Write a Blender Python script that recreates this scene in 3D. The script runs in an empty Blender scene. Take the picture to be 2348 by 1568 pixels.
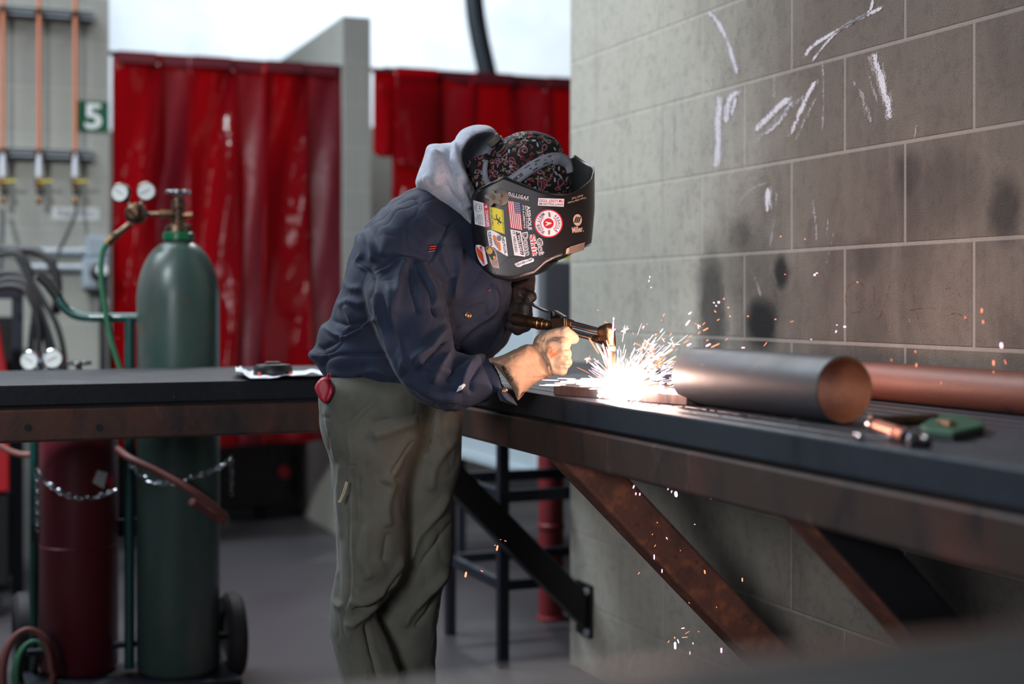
import bpy, bmesh, math, random
import numpy as np
from mathutils import Vector, Matrix, noise
random.seed(7); rng = np.random.RandomState(11)
SC = bpy.context.scene
COL = SC.collection
PI = math.pi
# ---------------------------------------------------------------- camera
FPX = 3261.0; HC = 1.1036; YAW = math.radians(21.94); CX, HY = 1174.0, 692.0
SA, CA = math.sin(YAW), math.cos(YAW)
cam_d = bpy.data.cameras.new('camera'); cam = bpy.data.objects.new('camera', cam_d); COL.objects.link(cam)
cam.location = (0, 0, HC); cam.rotation_euler = (PI/2, 0, -YAW)
cam_d.lens = 50; cam_d.sensor_width = 36; cam_d.shift_y = -92/2348
cam_d.clip_start = .05
cam_d.dof.use_dof = True; cam_d.dof.focus_distance = 2.76; cam_d.dof.aperture_fstop = 1.9
SC.camera = cam
# ---------------------------------------------------------------- world and exposure
SC.view_settings.view_transform = 'Standard'; SC.view_settings.look = 'None'
SC.view_settings.gamma = 1; SC.view_settings.exposure = 0.3
w = bpy.data.worlds.new('sky'); SC.world = w; w.use_nodes = True
bg = w.node_tree.nodes['Background']; bg.inputs[0].default_value = (.62, .78, 1, 1); bg.inputs[1].default_value = .045
# ---------------------------------------------------------------- large lights (hall lamps, daylight and added fill lamps)
def area(name, loc, target, size, power, col):
    d = bpy.data.lights.new(name, 'AREA'); d.shape = 'RECTANGLE'; d.size, d.size_y = size; d.energy = power; d.color = col
    o = bpy.data.objects.new(name, d); COL.objects.link(o); o.location = loc
    o.rotation_euler = (Vector(target)-Vector(loc)).to_track_quat('-Z', 'Y').to_euler(); return o
area('hall_and_fill_lamp', (-1.2, 5.6, 4.6), (.9, 2.6, .9), (2.6, 1.6), 200, (.80, .90, 1))
sw = area('side_window', (-1.9, -1.3, 1.75), (1.6, 2.9, .65), (1.0, .8), 6.5, (.96, .94, 1)); sw.data.spread = math.radians(46)
area('added_lamp', (-1.2, 1.0, 5.6), (-.2, 5.5, 1.0), (.3, .3), 10, (.95, .97, 1))  # added small lamp for bright highlights on the red curtain
hb = area('added_lamp', (-2.3, 1.2, 3.7), (-.9, 4.6, 1.25), (.4, .4), 26, (.93, .97, 1)); hb.data.spread = math.radians(52)  # added fill lamp that brightens the gauges and left equipment
area('added_lamp', (2.6, 7.6, 4.6), (1.2, 6.4, 1.6), (.6, .6), 60, (.95, .97, 1))  # added lamp above the booths to backlight the curtain plastic
area('hall_and_fill_lamp', (-1.9, 4.7, 4.0), (-.2, 6.45, 1.1), (1.6, 1.0), 26, (.86, .93, 1))  # added fill lamp for the left block wall
area('hall_and_fill_lamp', (4.5, 11.5, 6.8), (4.5, 15.9, 2.2), (5, 1.2), 500, (.86, .94, 1))
area('hall_and_fill_lamp', (-1.5, 10.5, 7.2), (0, 15.9, 3.2), (7, 1.2), 50, (.55, .78, 1))
area('hall_and_fill_lamp', (.7, 5.3, 3.9), (1.785, 3.5, 1.3), (1.0, 1.0), 36, (.96, .97, 1))  # added fill lamp for the pale end of the right wall
# ---------------------------------------------------------------- helpers
def W(x, y, d): return Vector((x*CA+d*SA, -x*SA+d*CA, HC+y))
def P(px, py, d): return W((px-CX)/FPX*d, (HY-py)/FPX*d, d)
def ray(px): u = (px-CX)/FPX; return SA+u*CA, CA-u*SA
def onX(px, py, X): rx, ry = ray(px); d = X/rx; return Vector((X, d*ry, HC+(HY-py)/FPX*d))
def onY(px, py, Y): rx, ry = ray(px); d = Y/ry; return Vector((d*rx, Y, HC+(HY-py)/FPX*d))
def onZ(px, py, Z): d = (HC-Z)*FPX/(py-HY); return P(px, py, d)
def dep(v): return v[0]*SA+v[1]*CA
def lin(c): return tuple(((v/255)/12.92 if v/255 <= .04045 else ((v/255+.055)/1.055)**2.4) for v in c)
def tag(o, label=None, cat=None, group=None, kind=None):
    if label: o['label'] = label
    if cat: o['category'] = cat
    if group: o['group'] = group
    if kind: o['kind'] = kind
    return o
def rootloc(p):
    v = Vector((0, 0, 0))
    while p is not None: v += Vector(p.location); p = p.parent
    return v
def thing(name, label, cat, loc=(0, 0, 0), group=None):
    o = bpy.data.objects.new(name, None); COL.objects.link(o); o.location = loc; o.empty_display_size = .05
    return tag(o, label, cat, group)
def mesh_obj(name, verts, faces, mat, parent=None, smooth=False, label=None, origin=None):
    me = bpy.data.meshes.new(name)
    off = rootloc(parent) if parent is not None else (Vector(origin) if origin is not None else Vector((0, 0, 0)))
    V = np.asarray(verts, dtype=np.float64).reshape(-1, 3)
    if parent is None and origin is None and len(V):
        off = Vector(((V[:, 0].min()+V[:, 0].max())/2, (V[:, 1].min()+V[:, 1].max())/2, V[:, 2].min()))
    V = V-np.array(off)
    me.from_pydata(V.tolist(), [], faces if isinstance(faces, list) else faces.tolist()); me.update()
    o = bpy.data.objects.new(name, me); COL.objects.link(o)
    if parent is not None: o.parent = parent
    else: o.location = off
    mats = mat if isinstance(mat, (list, tuple)) else [mat]
    for m in mats: me.materials.append(m)
    if smooth: me.polygons.foreach_set('use_smooth', [True]*len(me.polygons))
    if label: o['label'] = label
    return o
def frame_of(d, up=Vector((0, 0, 1))):
    d = d.normalized()
    if abs(d.dot(up)) > .98: up = Vector((0, 1, 0))
    a = d.cross(up).normalized(); b = a.cross(d).normalized(); return a, b
class MB:
    def __init__(s): s.v = []; s.f = []; s.m = []; s.sm = []
    def add(s, v, f, mi=0, sm=False):
        n = len(s.v); s.v += [tuple(q) for q in v]; s.f += [tuple(i+n for i in q) for q in f]; s.m += [mi]*len(f); s.sm += [sm]*len(f); return s
    def hexa(s, c8, mi=0):
        return s.add(c8, [(0, 3, 2, 1), (4, 5, 6, 7), (0, 1, 5, 4), (1, 2, 6, 5), (2, 3, 7, 6), (3, 0, 4, 7)], mi)
    def box(s, lo, hi, mi=0):
        (a, b, c), (d, e, f) = lo, hi
        return s.hexa([(a, b, c), (d, b, c), (d, e, c), (a, e, c), (a, b, f), (d, b, f), (d, e, f), (a, e, f)], mi)
    def obox(s, c, ax, ay, az, mi=0):
        c = Vector(c); ax, ay, az = Vector(ax), Vector(ay), Vector(az)
        return s.hexa([c-ax-ay-az, c+ax-ay-az, c+ax+ay-az, c-ax+ay-az, c-ax-ay+az, c+ax-ay+az, c+ax+ay+az, c-ax+ay+az], mi)
    def beam(s, p0, p1, w, h, mi=0, up=Vector((0, 0, 1))):
        p0, p1 = Vector(p0), Vector(p1); a, b = frame_of(p1-p0, up)
        return s.obox((p0+p1)/2, a*w/2, (p1-p0)/2, b*h/2, mi)
    def tube(s, pts, r, n=10, mi=0, cap=True, closed=False):
        pts = [Vector(p) for p in pts]; m = len(pts); rs = r if isinstance(r, (list, tuple)) else [r]*m
        V = []; a = None
        for i, p in enumerate(pts):
            if closed: t = pts[(i+1) % m]-pts[i-1]
            else: t = pts[min(i+1, m-1)]-pts[max(i-1, 0)]
            if t.length < 1e-9: t = Vector((0, 0, 1))
            t.normalize()
            if a is None: a, b = frame_of(t)
            else:
                a = (a-t*a.dot(t)).normalized(); b = t.cross(a)
            b = t.cross(a)
            for k in range(n):
                an = 2*PI*k/n; V.append(p+(a*math.cos(an)+b*math.sin(an))*rs[i])
        F = []
        for i in range(m if closed else m-1):
            for k in range(n):
                k2 = (k+1) % n; j = (i+1) % m
                F.append((i*n+k, i*n+k2, j*n+k2, j*n+k))
        if cap and not closed: F += [tuple(range(n-1, -1, -1)), tuple(range((m-1)*n, m*n))]
        return s.add(V, F, mi, True)
    def lathe(s, prof, o, axis=(0, 0, 1), n=32, mi=0, ref=None):
        o = Vector(o); ax = Vector(axis).normalized(); a, b = frame_of(ax, Vector(ref) if ref else Vector((0, 0, 1)))
        V = []
        for r, h in prof:
            for k in range(n):
                an = 2*PI*k/n; V.append(o+ax*h+(a*math.cos(an)+b*math.sin(an))*max(r, 1e-5))
        F = []
        for i in range(len(prof)-1):
            for k in range(n): k2 = (k+1) % n; F.append((i*n+k, (i+1)*n+k, (i+1)*n+k2, i*n+k2))
        F += [tuple(range(n)), tuple(range(len(prof)*n-1, (len(prof)-1)*n-1, -1))]
        return s.add(V, F, mi, True)
    def prism(s, poly, dvec, mi=0):
        n = len(poly); P0 = [Vector(p) for p in poly]; dv = Vector(dvec)
        V = P0+[p+dv for p in P0]
        F = [tuple(range(n-1, -1, -1)), tuple(range(n, 2*n))]+[(i, (i+1) % n, (i+1) % n+n, i+n) for i in range(n)]
        return s.add(V, F, mi)
    def build(s, name, mat, parent=None, label=None, bevel=0, origin=None, seg=2):
        o = mesh_obj(name, s.v, s.f, mat, parent, False, label, origin)
        me = o.data
        me.polygons.foreach_set('material_index', s.m); me.polygons.foreach_set('use_smooth', s.sm)
        bm = bmesh.new(); bm.from_mesh(me); bmesh.ops.recalc_face_normals(bm, faces=bm.faces); bm.to_mesh(me); bm.free()
        if any(s.sm): 
            try: me.set_sharp_from_angle(angle=math.radians(38))
            except Exception: pass
        if bevel:
            b = o.modifiers.new('bevel', 'BEVEL'); b.width = bevel; b.segments = seg; b.limit_method = 'ANGLE'; b.angle_limit = math.radians(50)
        return o
def copy_tree(o, parent=None):
    c = o.copy(); COL.objects.link(c)
    if parent: c.parent = parent
    for ch in [q for q in COL.objects if q.parent == o]: copy_tree(ch, c)
    return c
def crv(pts, k=6):
    pts = [Vector(p) for p in pts]; out = []
    for i in range(len(pts)-1):
        p0 = pts[max(i-1, 0)]; p1 = pts[i]; p2 = pts[i+1]; p3 = pts[min(i+2, len(pts)-1)]
        for j in range(k):
            t = j/k; out.append(.5*((2*p1)+(p2-p0)*t+(2*p0-5*p1+4*p2-p3)*t*t+(3*p1-p0-3*p2+p3)*t**3))
    return out+[pts[-1]]
# ---------------------------------------------------------------- materials
def newmat(name):
    m = bpy.data.materials.new(name); m.use_nodes = True; nt = m.node_tree
    return m, nt, nt.nodes['Principled BSDF']
def nd(nt, t, **kw):
    n = nt.nodes.new(t)
    for k, v in kw.items():
        if k.startswith('i_'): n.inputs[int(k[2:])].default_value = v
        else: setattr(n, k, v)
    return n
def L(nt, a, b): nt.links.new(a, b)
def ramp(nt, src, lo, hi):
    n = nd(nt, 'ShaderNodeMapRange'); n.interpolation_type = 'SMOOTHSTEP'; n.inputs[1].default_value = lo; n.inputs[2].default_value = hi; L(nt, src, n.inputs[0]); return n.outputs[0]
def mixc(nt, fac, a, b):
    n = nd(nt, 'ShaderNodeMix', data_type='RGBA')
    for s, v in ((0, fac), (6, a), (7, b)):
        if hasattr(v, 'links') or isinstance(v, bpy.types.NodeSocket): L(nt, v, n.inputs[s])
        else: n.inputs[s].default_value = v if s == 0 else (*v[:3], 1)
    return n.outputs[2]
def math_(nt, op, a, b=None, clamp=False):
    n = nd(nt, 'ShaderNodeMath', operation=op, use_clamp=clamp)
    for i, v in enumerate((a, b)):
        if v is None: continue
        if isinstance(v, bpy.types.NodeSocket): L(nt, v, n.inputs[i])
        else: n.inputs[i].default_value = v
    return n.outputs[0]
def noise_(nt, vec, scale, detail=4, rough=.55, stretch=None):
    if stretch:
        mp = nd(nt, 'ShaderNodeMapping'); mp.inputs[3].default_value = stretch; L(nt, vec, mp.inputs[0]); vec = mp.outputs[0]
    n = nd(nt, 'ShaderNodeTexNoise'); n.inputs['Scale'].default_value = scale; n.inputs['Detail'].default_value = detail; n.inputs['Roughness'].default_value = rough
    L(nt, vec, n.inputs['Vector']); return n.outputs['Fac']
def M(name, col, rough=.6, metal=0, layers=(), bump=None, spec=.5, rvar=0, emit=None, coat=0, sheen=0, attr=None):
    """layers: (colour, scale, lo, hi, stretch) ; bump: (scale, distance)"""
    m, nt, b = newmat(name); tc = nd(nt, 'ShaderNodeTexCoord'); v = tc.outputs['Object']
    c = (*lin(col), 1); cur = c
    if attr:
        at = nd(nt, 'ShaderNodeAttribute', attribute_name=attr); cur = at.outputs['Color']
    for ly in layers:
        c2, sc, lo, hi = ly[:4]; st = ly[4] if len(ly) > 4 else None
        cur = mixc(nt, ramp(nt, noise_(nt, v, sc, 6, .6, st), lo, hi), cur, lin(c2))
    if isinstance(cur, tuple): b.inputs['Base Color'].default_value = (*cur[:3], 1)
    else: L(nt, cur, b.inputs['Base Color'])
    b.inputs['Roughness'].default_value = rough; b.inputs['Metallic'].default_value = metal
    b.inputs['Specular IOR Level'].default_value = spec; b.inputs['Coat Weight'].default_value = coat
    if sheen: b.inputs['Sheen Weight'].default_value = sheen
    if rvar: L(nt, math_(nt, 'ADD', math_(nt, 'MULTIPLY', noise_(nt, v, 14, 5), rvar), rough-rvar*.5, True), b.inputs['Roughness'])
    if bump:
        bp = nd(nt, 'ShaderNodeBump'); bp.inputs['Strength'].default_value = 1; bp.inputs['Distance'].default_value = bump[1]
        L(nt, noise_(nt, v, bump[0], 4, .6, bump[2] if len(bump) > 2 else None), bp.inputs['Height']); L(nt, bp.outputs[0], b.inputs['Normal'])
    if emit: b.inputs['Emission Color'].default_value = (*emit[0], 1); b.inputs['Emission Strength'].default_value = emit[1]
    return m
MA = dict(
 bluesteel=M('oily_blue_steel', (50, 57, 66), .46, .35, [((66, 58, 52), 3, .5, .75), ((100, 112, 122), 40, .66, .8, (1, 1, .25)), ((34, 38, 46), 5, .5, .7, (1, 1, .3)), ((150, 166, 176), 26, .72, .8, (.5, .8, .12))], (60, .0006), rvar=.25),
 darksteel=M('dark_mill_steel', (27, 30, 36), .5, .3, [((58, 60, 66), 9, .55, .75), ((120, 124, 130), 70, .7, .8), ((120, 128, 136), 30, .74, .82, (1, 1, .15))], (70, .0005), rvar=.25),
 brownsteel=M('rusty_brown_steel', (68, 56, 52), .46, .3, [((96, 62, 50), 5, .45, .7, (1, 1, .6)), ((44, 40, 42), 9, .5, .72, (1, 1, .5)), ((104, 84, 74), 30, .58, .75, (.6, .6, .2)), ((120, 116, 118), 60, .7, .8)], (50, .0006), rvar=.2),
 rust=M('orange_rust', (102, 62, 50), .75, .1, [((134, 80, 54), 30, .5, .68), ((78, 50, 42), 8, .45, .7), ((62, 44, 38), 45, .58, .72)], (120, .0008)),
 blacksteel=M('black_mill_scale', (28, 28, 31), .5, .4, [((70, 76, 78), 45, .68, .78), ((48, 34, 28), 6, .55, .8)], (40, .0005)),
 pipe=M('black_pipe', (44, 47, 54), .52, .05, [((80, 62, 52), 5, .55, .8), ((96, 106, 116), 60, .7, .8, (1, .3, 1))], (90, .0004), rvar=.2),
 rustpipe=M('red_rusted_pipe', (112, 64, 50), .55, .15, [((82, 48, 40), 12, .45, .7, (1, .2, 1)), ((60, 46, 44), 30, .6, .8)], (90, .0006)),
 pipein=M('pipe_bore_rust', (150, 92, 60), .6, .2, [((110, 62, 40), 14, .4, .7)], (60, .0006)),
 darkiron=M('dark_blue_painted_iron', (32, 36, 46), .5, .2), blackpl=M('black_plastic', (18, 18, 20), .45), rubber=M('black_rubber', (20, 20, 22), .7),
 chrome=M('chrome', (200, 205, 212), .18, 1), brass=M('brass', (158, 122, 88), .36, 1, [((96, 78, 62), 30, .45, .7)]), oldbrass=M('old_brass', (112, 90, 72), .38, .9, [((70, 58, 52), 40, .4, .7)]),
 copper=M('copper_pipe', (206, 128, 96), .42, .55), zinc=M('zinc_grey', (170, 178, 186), .45, .5), whiteplastic=M('white_sleeve', (205, 208, 218), .6),
 greenpaint=M('dark_green_paint', (18, 70, 66), .35, .1, [((10, 50, 50), 8, .5, .7)], coat=.3),
 greenbottle=M('green_gas_bottle_paint', (64, 86, 80), .34, .1, [((42, 76, 66), 5, .45, .7, (1, 1, .4)), ((88, 90, 88), 6, .46, .68, (1, 1, .3)), ((110, 74, 60), 12, .64, .74)], (20, .0004), rvar=.2),
 greendark=M('bright_green_collar', (20, 104, 66), .3), redbottle=M('red_gas_bottle_paint', (92, 24, 36), .42, .1, [((86, 26, 38), 5, .45, .7), ((150, 120, 110), 30, .72, .8)], (20, .0004)),
 redpaint=M('red_paint', (150, 16, 24), .5), greenhose=M('green_hose', (44, 108, 78), .5), redhose=M('red_hose', (118, 62, 58), .55), blackhose=M('black_cable', (22, 24, 28), .5),
 gauge=M('gauge_white', (222, 228, 228), .35), gaugeneedle=M('gauge_needle', (70, 74, 80), .5), signgreen=M('sign_green', (6, 84, 56), .5), white=M('white', (228, 232, 232), .6),
 labelwhite=M('label_white', (196, 200, 200), .6), yellow=M('yellow', (236, 214, 30), .5), orange=M('orange', (240, 84, 40), .5), greybox=M('grey_electrical_box', (150, 162, 172), .5, .2),
 cabside=M('lit_side_grey_panel', (176, 192, 200), .55, 0), cabfront=M('dark_grey_panel', (112, 116, 124), .6, 0), redpost=M('dark_red_post', (120, 30, 36), .5),  # cabinet side gets a paler colour to paint in its lit face
 duct=M('black_ribbed_hose', (44, 52, 60), .4), paper=M('paper', (226, 230, 240), .8, bump=(20, .002)), redcase=M('red_silicone_case', (168, 36, 52), .5),
 jacket=M('navy_cotton_twill', (25, 37, 60), .85, 0, [((20, 28, 46), 9, .45, .7), ((46, 58, 82), 160, .66, .8)], (900, .00025), sheen=.05),
 hood=M('heather_grey_fleece', (178, 184, 198), .95, 0, [((162, 168, 182), 160, .45, .7)], (500, .0005), sheen=.25),
 trouser=M('olive_canvas', (88, 90, 80), .9, 0, [((76, 78, 70), 7, .42, .7), ((104, 106, 94), 30, .60, .8)], (800, .0003), sheen=.1),
 leather=M('tan_leather', (150, 122, 98), .8, 0, [((120, 98, 80), 16, .5, .72), ((176, 146, 116), 40, .55, .75), ((86, 72, 62), 9, .6, .75)], (220, .0007)),
 leatherworn=M('pale_worn_leather', (176, 150, 124), .8, 0, [((132, 110, 92), 26, .5, .7), ((196, 172, 146), 60, .55, .75)], (160, .0012)),
 orangestain=M('orange_stained_leather', (214, 108, 62), .8, 0, [((224, 170, 130), 50, .5, .65)], (160, .0008)),
 darkleather=M('dark_brown_leather', (52, 40, 36), .55, 0, [((36, 28, 26), 20, .45, .7)], (160, .0008)),
 skin=M('skin', (196, 150, 126), .6), boot=M('boot_leather', (48, 36, 28), .6),
 cap=M('black_paisley_cotton', (16, 14, 18), .85, 0, attr='pattern', bump=(900, .0002)),
 helmet=M('satin_black_plastic', (16, 15, 18), .4, 0, (), (30, .0002), spec=.6, rvar=.1), greyplastic=M('grey_plastic_strap', (138, 144, 154), .55), knob=M('warm_grey_plastic', (112, 108, 102), .5),
 stwhite=M('sticker_white', (225, 226, 232), .5), stred=M('sticker_red', (190, 26, 36), .5), styel=M('sticker_yellow', (214, 210, 30), .5), stblue=M('sticker_blue', (44, 44, 110), .5), stblack=M('sticker_black', (14, 14, 16), .5),
 stor=M('sticker_orange', (206, 112, 40), .5), stlor=M('sticker_red_orange', (232, 84, 44), .5), sttan=M('sticker_tan', (182, 160, 146), .5), stlb=M('sticker_light_blue', (90, 130, 180), .5), stgold=M('sticker_gold', (206, 160, 40), .5),
 slagm=M('slag', (58, 50, 48), .7, .2, [((150, 120, 100), 60, .6, .7)], (100, .001)), platem=M('flame_cut_plate', (112, 92, 88), .5, .5, [((70, 58, 58), 40, .45, .7, (1, 1, .1)), ((150, 118, 100), 60, .55, .7, (1, 1, .1))], (160, .001, (1, 1, .15))),
 greenpad=M('green_leather_pad', (34, 84, 60), .6), coppery=M('copper_barrel', (206, 130, 104), .3, .8), button=M('brass_button', (150, 120, 96), .35, .9), thread=M('thread_red', (214, 60, 54), .7),
 stitch=M('pale_cord', (170, 160, 130), .8), flashm=None)
def emis(name, col, st):
    m = bpy.data.materials.new(name); m.use_nodes = True; nt = m.node_tree; nt.nodes.clear()
    e = nd(nt, 'ShaderNodeEmission'); e.inputs[0].default_value = (*col, 1); e.inputs[1].default_value = st; o = nd(nt, 'ShaderNodeOutputMaterial'); L(nt, e.outputs[0], o.inputs[0]); return m
MA['hot'] = emis('white_hot_metal', (1, .86, .86), 9); MA['pinkspark'] = emis('pink_white_spark', (1, .50, .74), 2.4); MA['orspark'] = emis('orange_spark', (1, .27, .13), 2.0); MA['whitespark'] = emis('white_spark', (1, .85, .8), 3.5)
# ---------------------------------------------------------------- block wall material
def blob(nt, u, z, cu, cz, ru, rz, lo=.25, hi=1.0):
    a = math_(nt, 'DIVIDE', math_(nt, 'SUBTRACT', u, cu), ru); b = math_(nt, 'DIVIDE', math_(nt, 'SUBTRACT', z, cz), rz)
    d = math_(nt, 'SQRT', math_(nt, 'ADD', math_(nt, 'MULTIPLY', a, a), math_(nt, 'MULTIPLY', b, b)))
    return ramp(nt, d, hi, lo)
def blockmat(name, c1, c2, mortar, shift, right=False):
    m, nt, b = newmat(name); g = nd(nt, 'ShaderNodeNewGeometry'); sp = nd(nt, 'ShaderNodeSeparateXYZ'); L(nt, g.outputs['Position'], sp.inputs[0])
    u = math_(nt, 'ADD', math_(nt, 'ADD', sp.outputs[0], sp.outputs[1]), shift); z = sp.outputs[2]
    cb = nd(nt, 'ShaderNodeCombineXYZ'); L(nt, u, cb.inputs[0]); L(nt, z, cb.inputs[1])
    br = nd(nt, 'ShaderNodeTexBrick', offset=.5, offset_frequency=2); L(nt, cb.outputs[0], br.inputs['Vector'])
    br.inputs['Color1'].default_value = (.9, .9, .9, 1); br.inputs['Color2'].default_value = (1, 1, 1, 1); br.inputs['Mortar'].default_value = (0, 0, 0, 1)
    br.inputs['Scale'].default_value = 1; br.inputs['Mortar Size'].default_value = .0050; br.inputs['Mortar Smooth'].default_value = .35
    br.inputs['Brick Width'].default_value = .4064; br.inputs['Row Height'].default_value = .2032; br.inputs['Bias'].default_value = 0
    pos = g.outputs['Position']
    base = mixc(nt, ramp(nt, noise_(nt, pos, 1.6, 5), .35, .7), lin(c1), lin(c2))
    if right:
        yy = sp.outputs[1]
        n1 = math_(nt, 'ADD', yy, math_(nt, 'MULTIPLY', noise_(nt, pos, 2.2, 5), .7))
        soot = ramp(nt, n1, 3.75, 2.95)
        up = ramp(nt, math_(nt, 'ADD', z, math_(nt, 'MULTIPLY', noise_(nt, pos, 3, 4), .2)), .75, 1.15)
        soot = math_(nt, 'MULTIPLY', soot, math_(nt, 'ADD', math_(nt, 'MULTIPLY', up, .4), .6))
        base = mixc(nt, math_(nt, 'MULTIPLY', soot, .93), base, lin((98, 88, 80)))
        base = mixc(nt, math_(nt, 'MULTIPLY', math_(nt, 'MULTIPLY', ramp(nt, noise_(nt, pos, 3.2, 6, .6, (1, 1, .5)), .40, .62), soot), .7), base, lin((70, 63, 60)))
        base = mixc(nt, math_(nt, 'MULTIPLY', ramp(nt, noise_(nt, pos, 16, 6, .65, (1, 1, .18)), .5, .75), .35), base, lin((128, 118, 110)))
        base = mixc(nt, math_(nt, 'MULTIPLY', ramp(nt, noise_(nt, pos, 40, 5, .7), .48, .66), .22), base, lin((58, 54, 52)))
        tot = None; wob = noise_(nt, pos, 14, 5); uu = math_(nt, 'ADD', yy, math_(nt, 'MULTIPLY', math_(nt, 'SUBTRACT', wob, .5), .07))
        for px, py, rx, ry, s in [(1697, 540, 34, 58, .55), (1790, 625, 30, 56, .96), (1745, 742, 50, 86, 1.0), (1632, 700, 42, 190, .8), (2088, 400, 40, 70, .5), (2305, 480, 50, 100, .7), (2165, 440, 110, 120, .35), (1985, 592, 40, 60, .45), (1760, 690, 60, 110, .35), (2132, 1360, 150, 130, .45), (1700, 610, 90, 130, .4)]:
            p = onX(px, py, 1.785); ru = abs(onX(px+rx, py, 1.785)[1]-p[1]); rz = abs(onX(px, py+ry, 1.785)[2]-p[2])
            q = math_(nt, 'MULTIPLY', blob(nt, uu, z, p[1], p[2], ru*1.05, rz*1.05, .35, 1.08), s)
            tot = q if tot is None else math_(nt, 'MAXIMUM', tot, q)
        base = mixc(nt, tot, base, lin((26, 25, 27)))
    fac = math_(nt, 'MULTIPLY', br.outputs['Fac'], .62)
    col = mixc(nt, fac, base, lin(mortar) if not right else mixc(nt, .42, base, lin(mortar)))
    col = mixc(nt, .75, col, mixc(nt, 1, col, col))
    pit = noise_(nt, pos, 260, 2, .5)
    col = mixc(nt, math_(nt, 'MULTIPLY', ramp(nt, pit, .60, .72), .35), col, lin((60, 56, 54)))
    L(nt, col, b.inputs['Base Color']); b.inputs['Roughness'].default_value = .88; b.inputs['Specular IOR Level'].default_value = .3
    hgt = math_(nt, 'ADD', math_(nt, 'MULTIPLY', br.outputs['Fac'], -.8), math_(nt, 'MULTIPLY', pit, .5))
    bp = nd(nt, 'ShaderNodeBump'); bp.inputs['Distance'].default_value = .004; bp.inputs['Strength'].default_value = .9; L(nt, hgt, bp.inputs['Height']); L(nt, bp.outputs[0], b.inputs['Normal'])
    return m
MA['block'] = blockmat('painted_block_right', (188, 185, 172), (176, 175, 164), (212, 205, 195), -.1004-1.785, True)
MA['blockback'] = blockmat('grey_block_back', (160, 160, 152), (148, 149, 144), (176, 177, 172), .05)
MA['floor'] = M('concrete_floor', (66, 64, 67), .45, 0, [((54, 54, 57), 1.2, .4, .7), ((78, 76, 76), 5, .55, .75), ((70, 70, 74), 22, .66, .8)], (60, .0008))
MA['whitewall'] = M('white_insulated_wall', (226, 230, 234), .7, 0, [((206, 212, 220), 1.1, .4, .7)], (6, .01, (6, 6, .3)))
MA['bench'] = M('foreground_bench_steel', (30, 29, 29), .75, .1, [((22, 28, 30), 6, .45, .65), ((86, 62, 52), 9, .58, .75)], (40, .0006))
def pvc():
    m = bpy.data.materials.new('red_pvc_curtain'); m.use_nodes = True; nt = m.node_tree; b = nt.nodes['Principled BSDF']; out = nt.nodes['Material Output']
    b.inputs['Base Color'].default_value = (*lin((138, 10, 22)), 1); b.inputs['Roughness'].default_value = .09; b.inputs['Specular IOR Level'].default_value = .5
    t = nd(nt, 'ShaderNodeBsdfTranslucent'); t.inputs[0].default_value = (*lin((236, 20, 28)), 1)
    tr = nd(nt, 'ShaderNodeBsdfTransparent'); tr.inputs[0].default_value = (*lin((200, 20, 34)), 1)
    tc = nd(nt, 'ShaderNodeTexCoord'); bp = nd(nt, 'ShaderNodeBump'); bp.inputs['Distance'].default_value = .02; bp.inputs['Strength'].default_value = .5
    L(nt, noise_(nt, tc.outputs['Object'], 9, 3, .5, (1, 1, .7)), bp.inputs['Height']); L(nt, bp.outputs[0], b.inputs['Normal'])
    a = nd(nt, 'ShaderNodeMixShader'); a.inputs[0].default_value = .5; L(nt, b.outputs[0], a.inputs[1]); L(nt, t.outputs[0], a.inputs[2])
    c = nd(nt, 'ShaderNodeMixShader'); c.inputs[0].default_value = .12; L(nt, a.outputs[0], c.inputs[1]); L(nt, tr.outputs[0], c.inputs[2]); L(nt, c.outputs[0], out.inputs[0]); return m
MA['pvc'] = pvc()
MA['pvc2'] = MA['pvc'].copy(); MA['pvc2'].name = 'reflected_haze_pvc'; _b = MA['pvc2'].node_tree.nodes['Principled BSDF']; _b.inputs['Base Color'].default_value = (*lin((112, 28, 48)), 1); _b.inputs['Roughness'].default_value = .38; _b.inputs['Specular IOR Level'].default_value = 1.0  # purplish base colour paints in the pale haze reflected by these strips
def chalkm(name, col, dens):
    m = bpy.data.materials.new(name); m.use_nodes = True; nt = m.node_tree; b = nt.nodes['Principled BSDF']; out = nt.nodes['Material Output']
    b.inputs['Base Color'].default_value = (*lin(col), 1); b.inputs['Roughness'].default_value = .95
    g = nd(nt, 'ShaderNodeNewGeometry'); n1 = noise_(nt, g.outputs['Position'], 260, 3, .6); n2 = noise_(nt, g.outputs['Position'], 60, 3, .6, (1, 1, .35))
    at = nd(nt, 'ShaderNodeAttribute', attribute_name='edge')
    v = math_(nt, 'ADD', math_(nt, 'MULTIPLY', n1, .5), math_(nt, 'MULTIPLY', n2, .5)); v = math_(nt, 'ADD', v, math_(nt, 'MULTIPLY', at.outputs['Fac'], -.25))
    f = math_(nt, 'MULTIPLY', ramp(nt, v, .52-dens*.35, .62-dens*.35), min(1, .35+dens))
    tr = nd(nt, 'ShaderNodeBsdfTransparent'); mx = nd(nt, 'ShaderNodeMixShader'); L(nt, f, mx.inputs[0]); L(nt, tr.outputs[0], mx.inputs[1]); L(nt, b.outputs[0], mx.inputs[2]); L(nt, mx.outputs[0], out.inputs[0]); return m
MA['chalk1'] = chalkm('white_chalk', (222, 220, 226), .5); MA['chalk0'] = chalkm('faint_chalk', (184, 178, 178), .27); MA['crayon'] = chalkm('dark_red_crayon', (110, 52, 48), .25)
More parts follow.
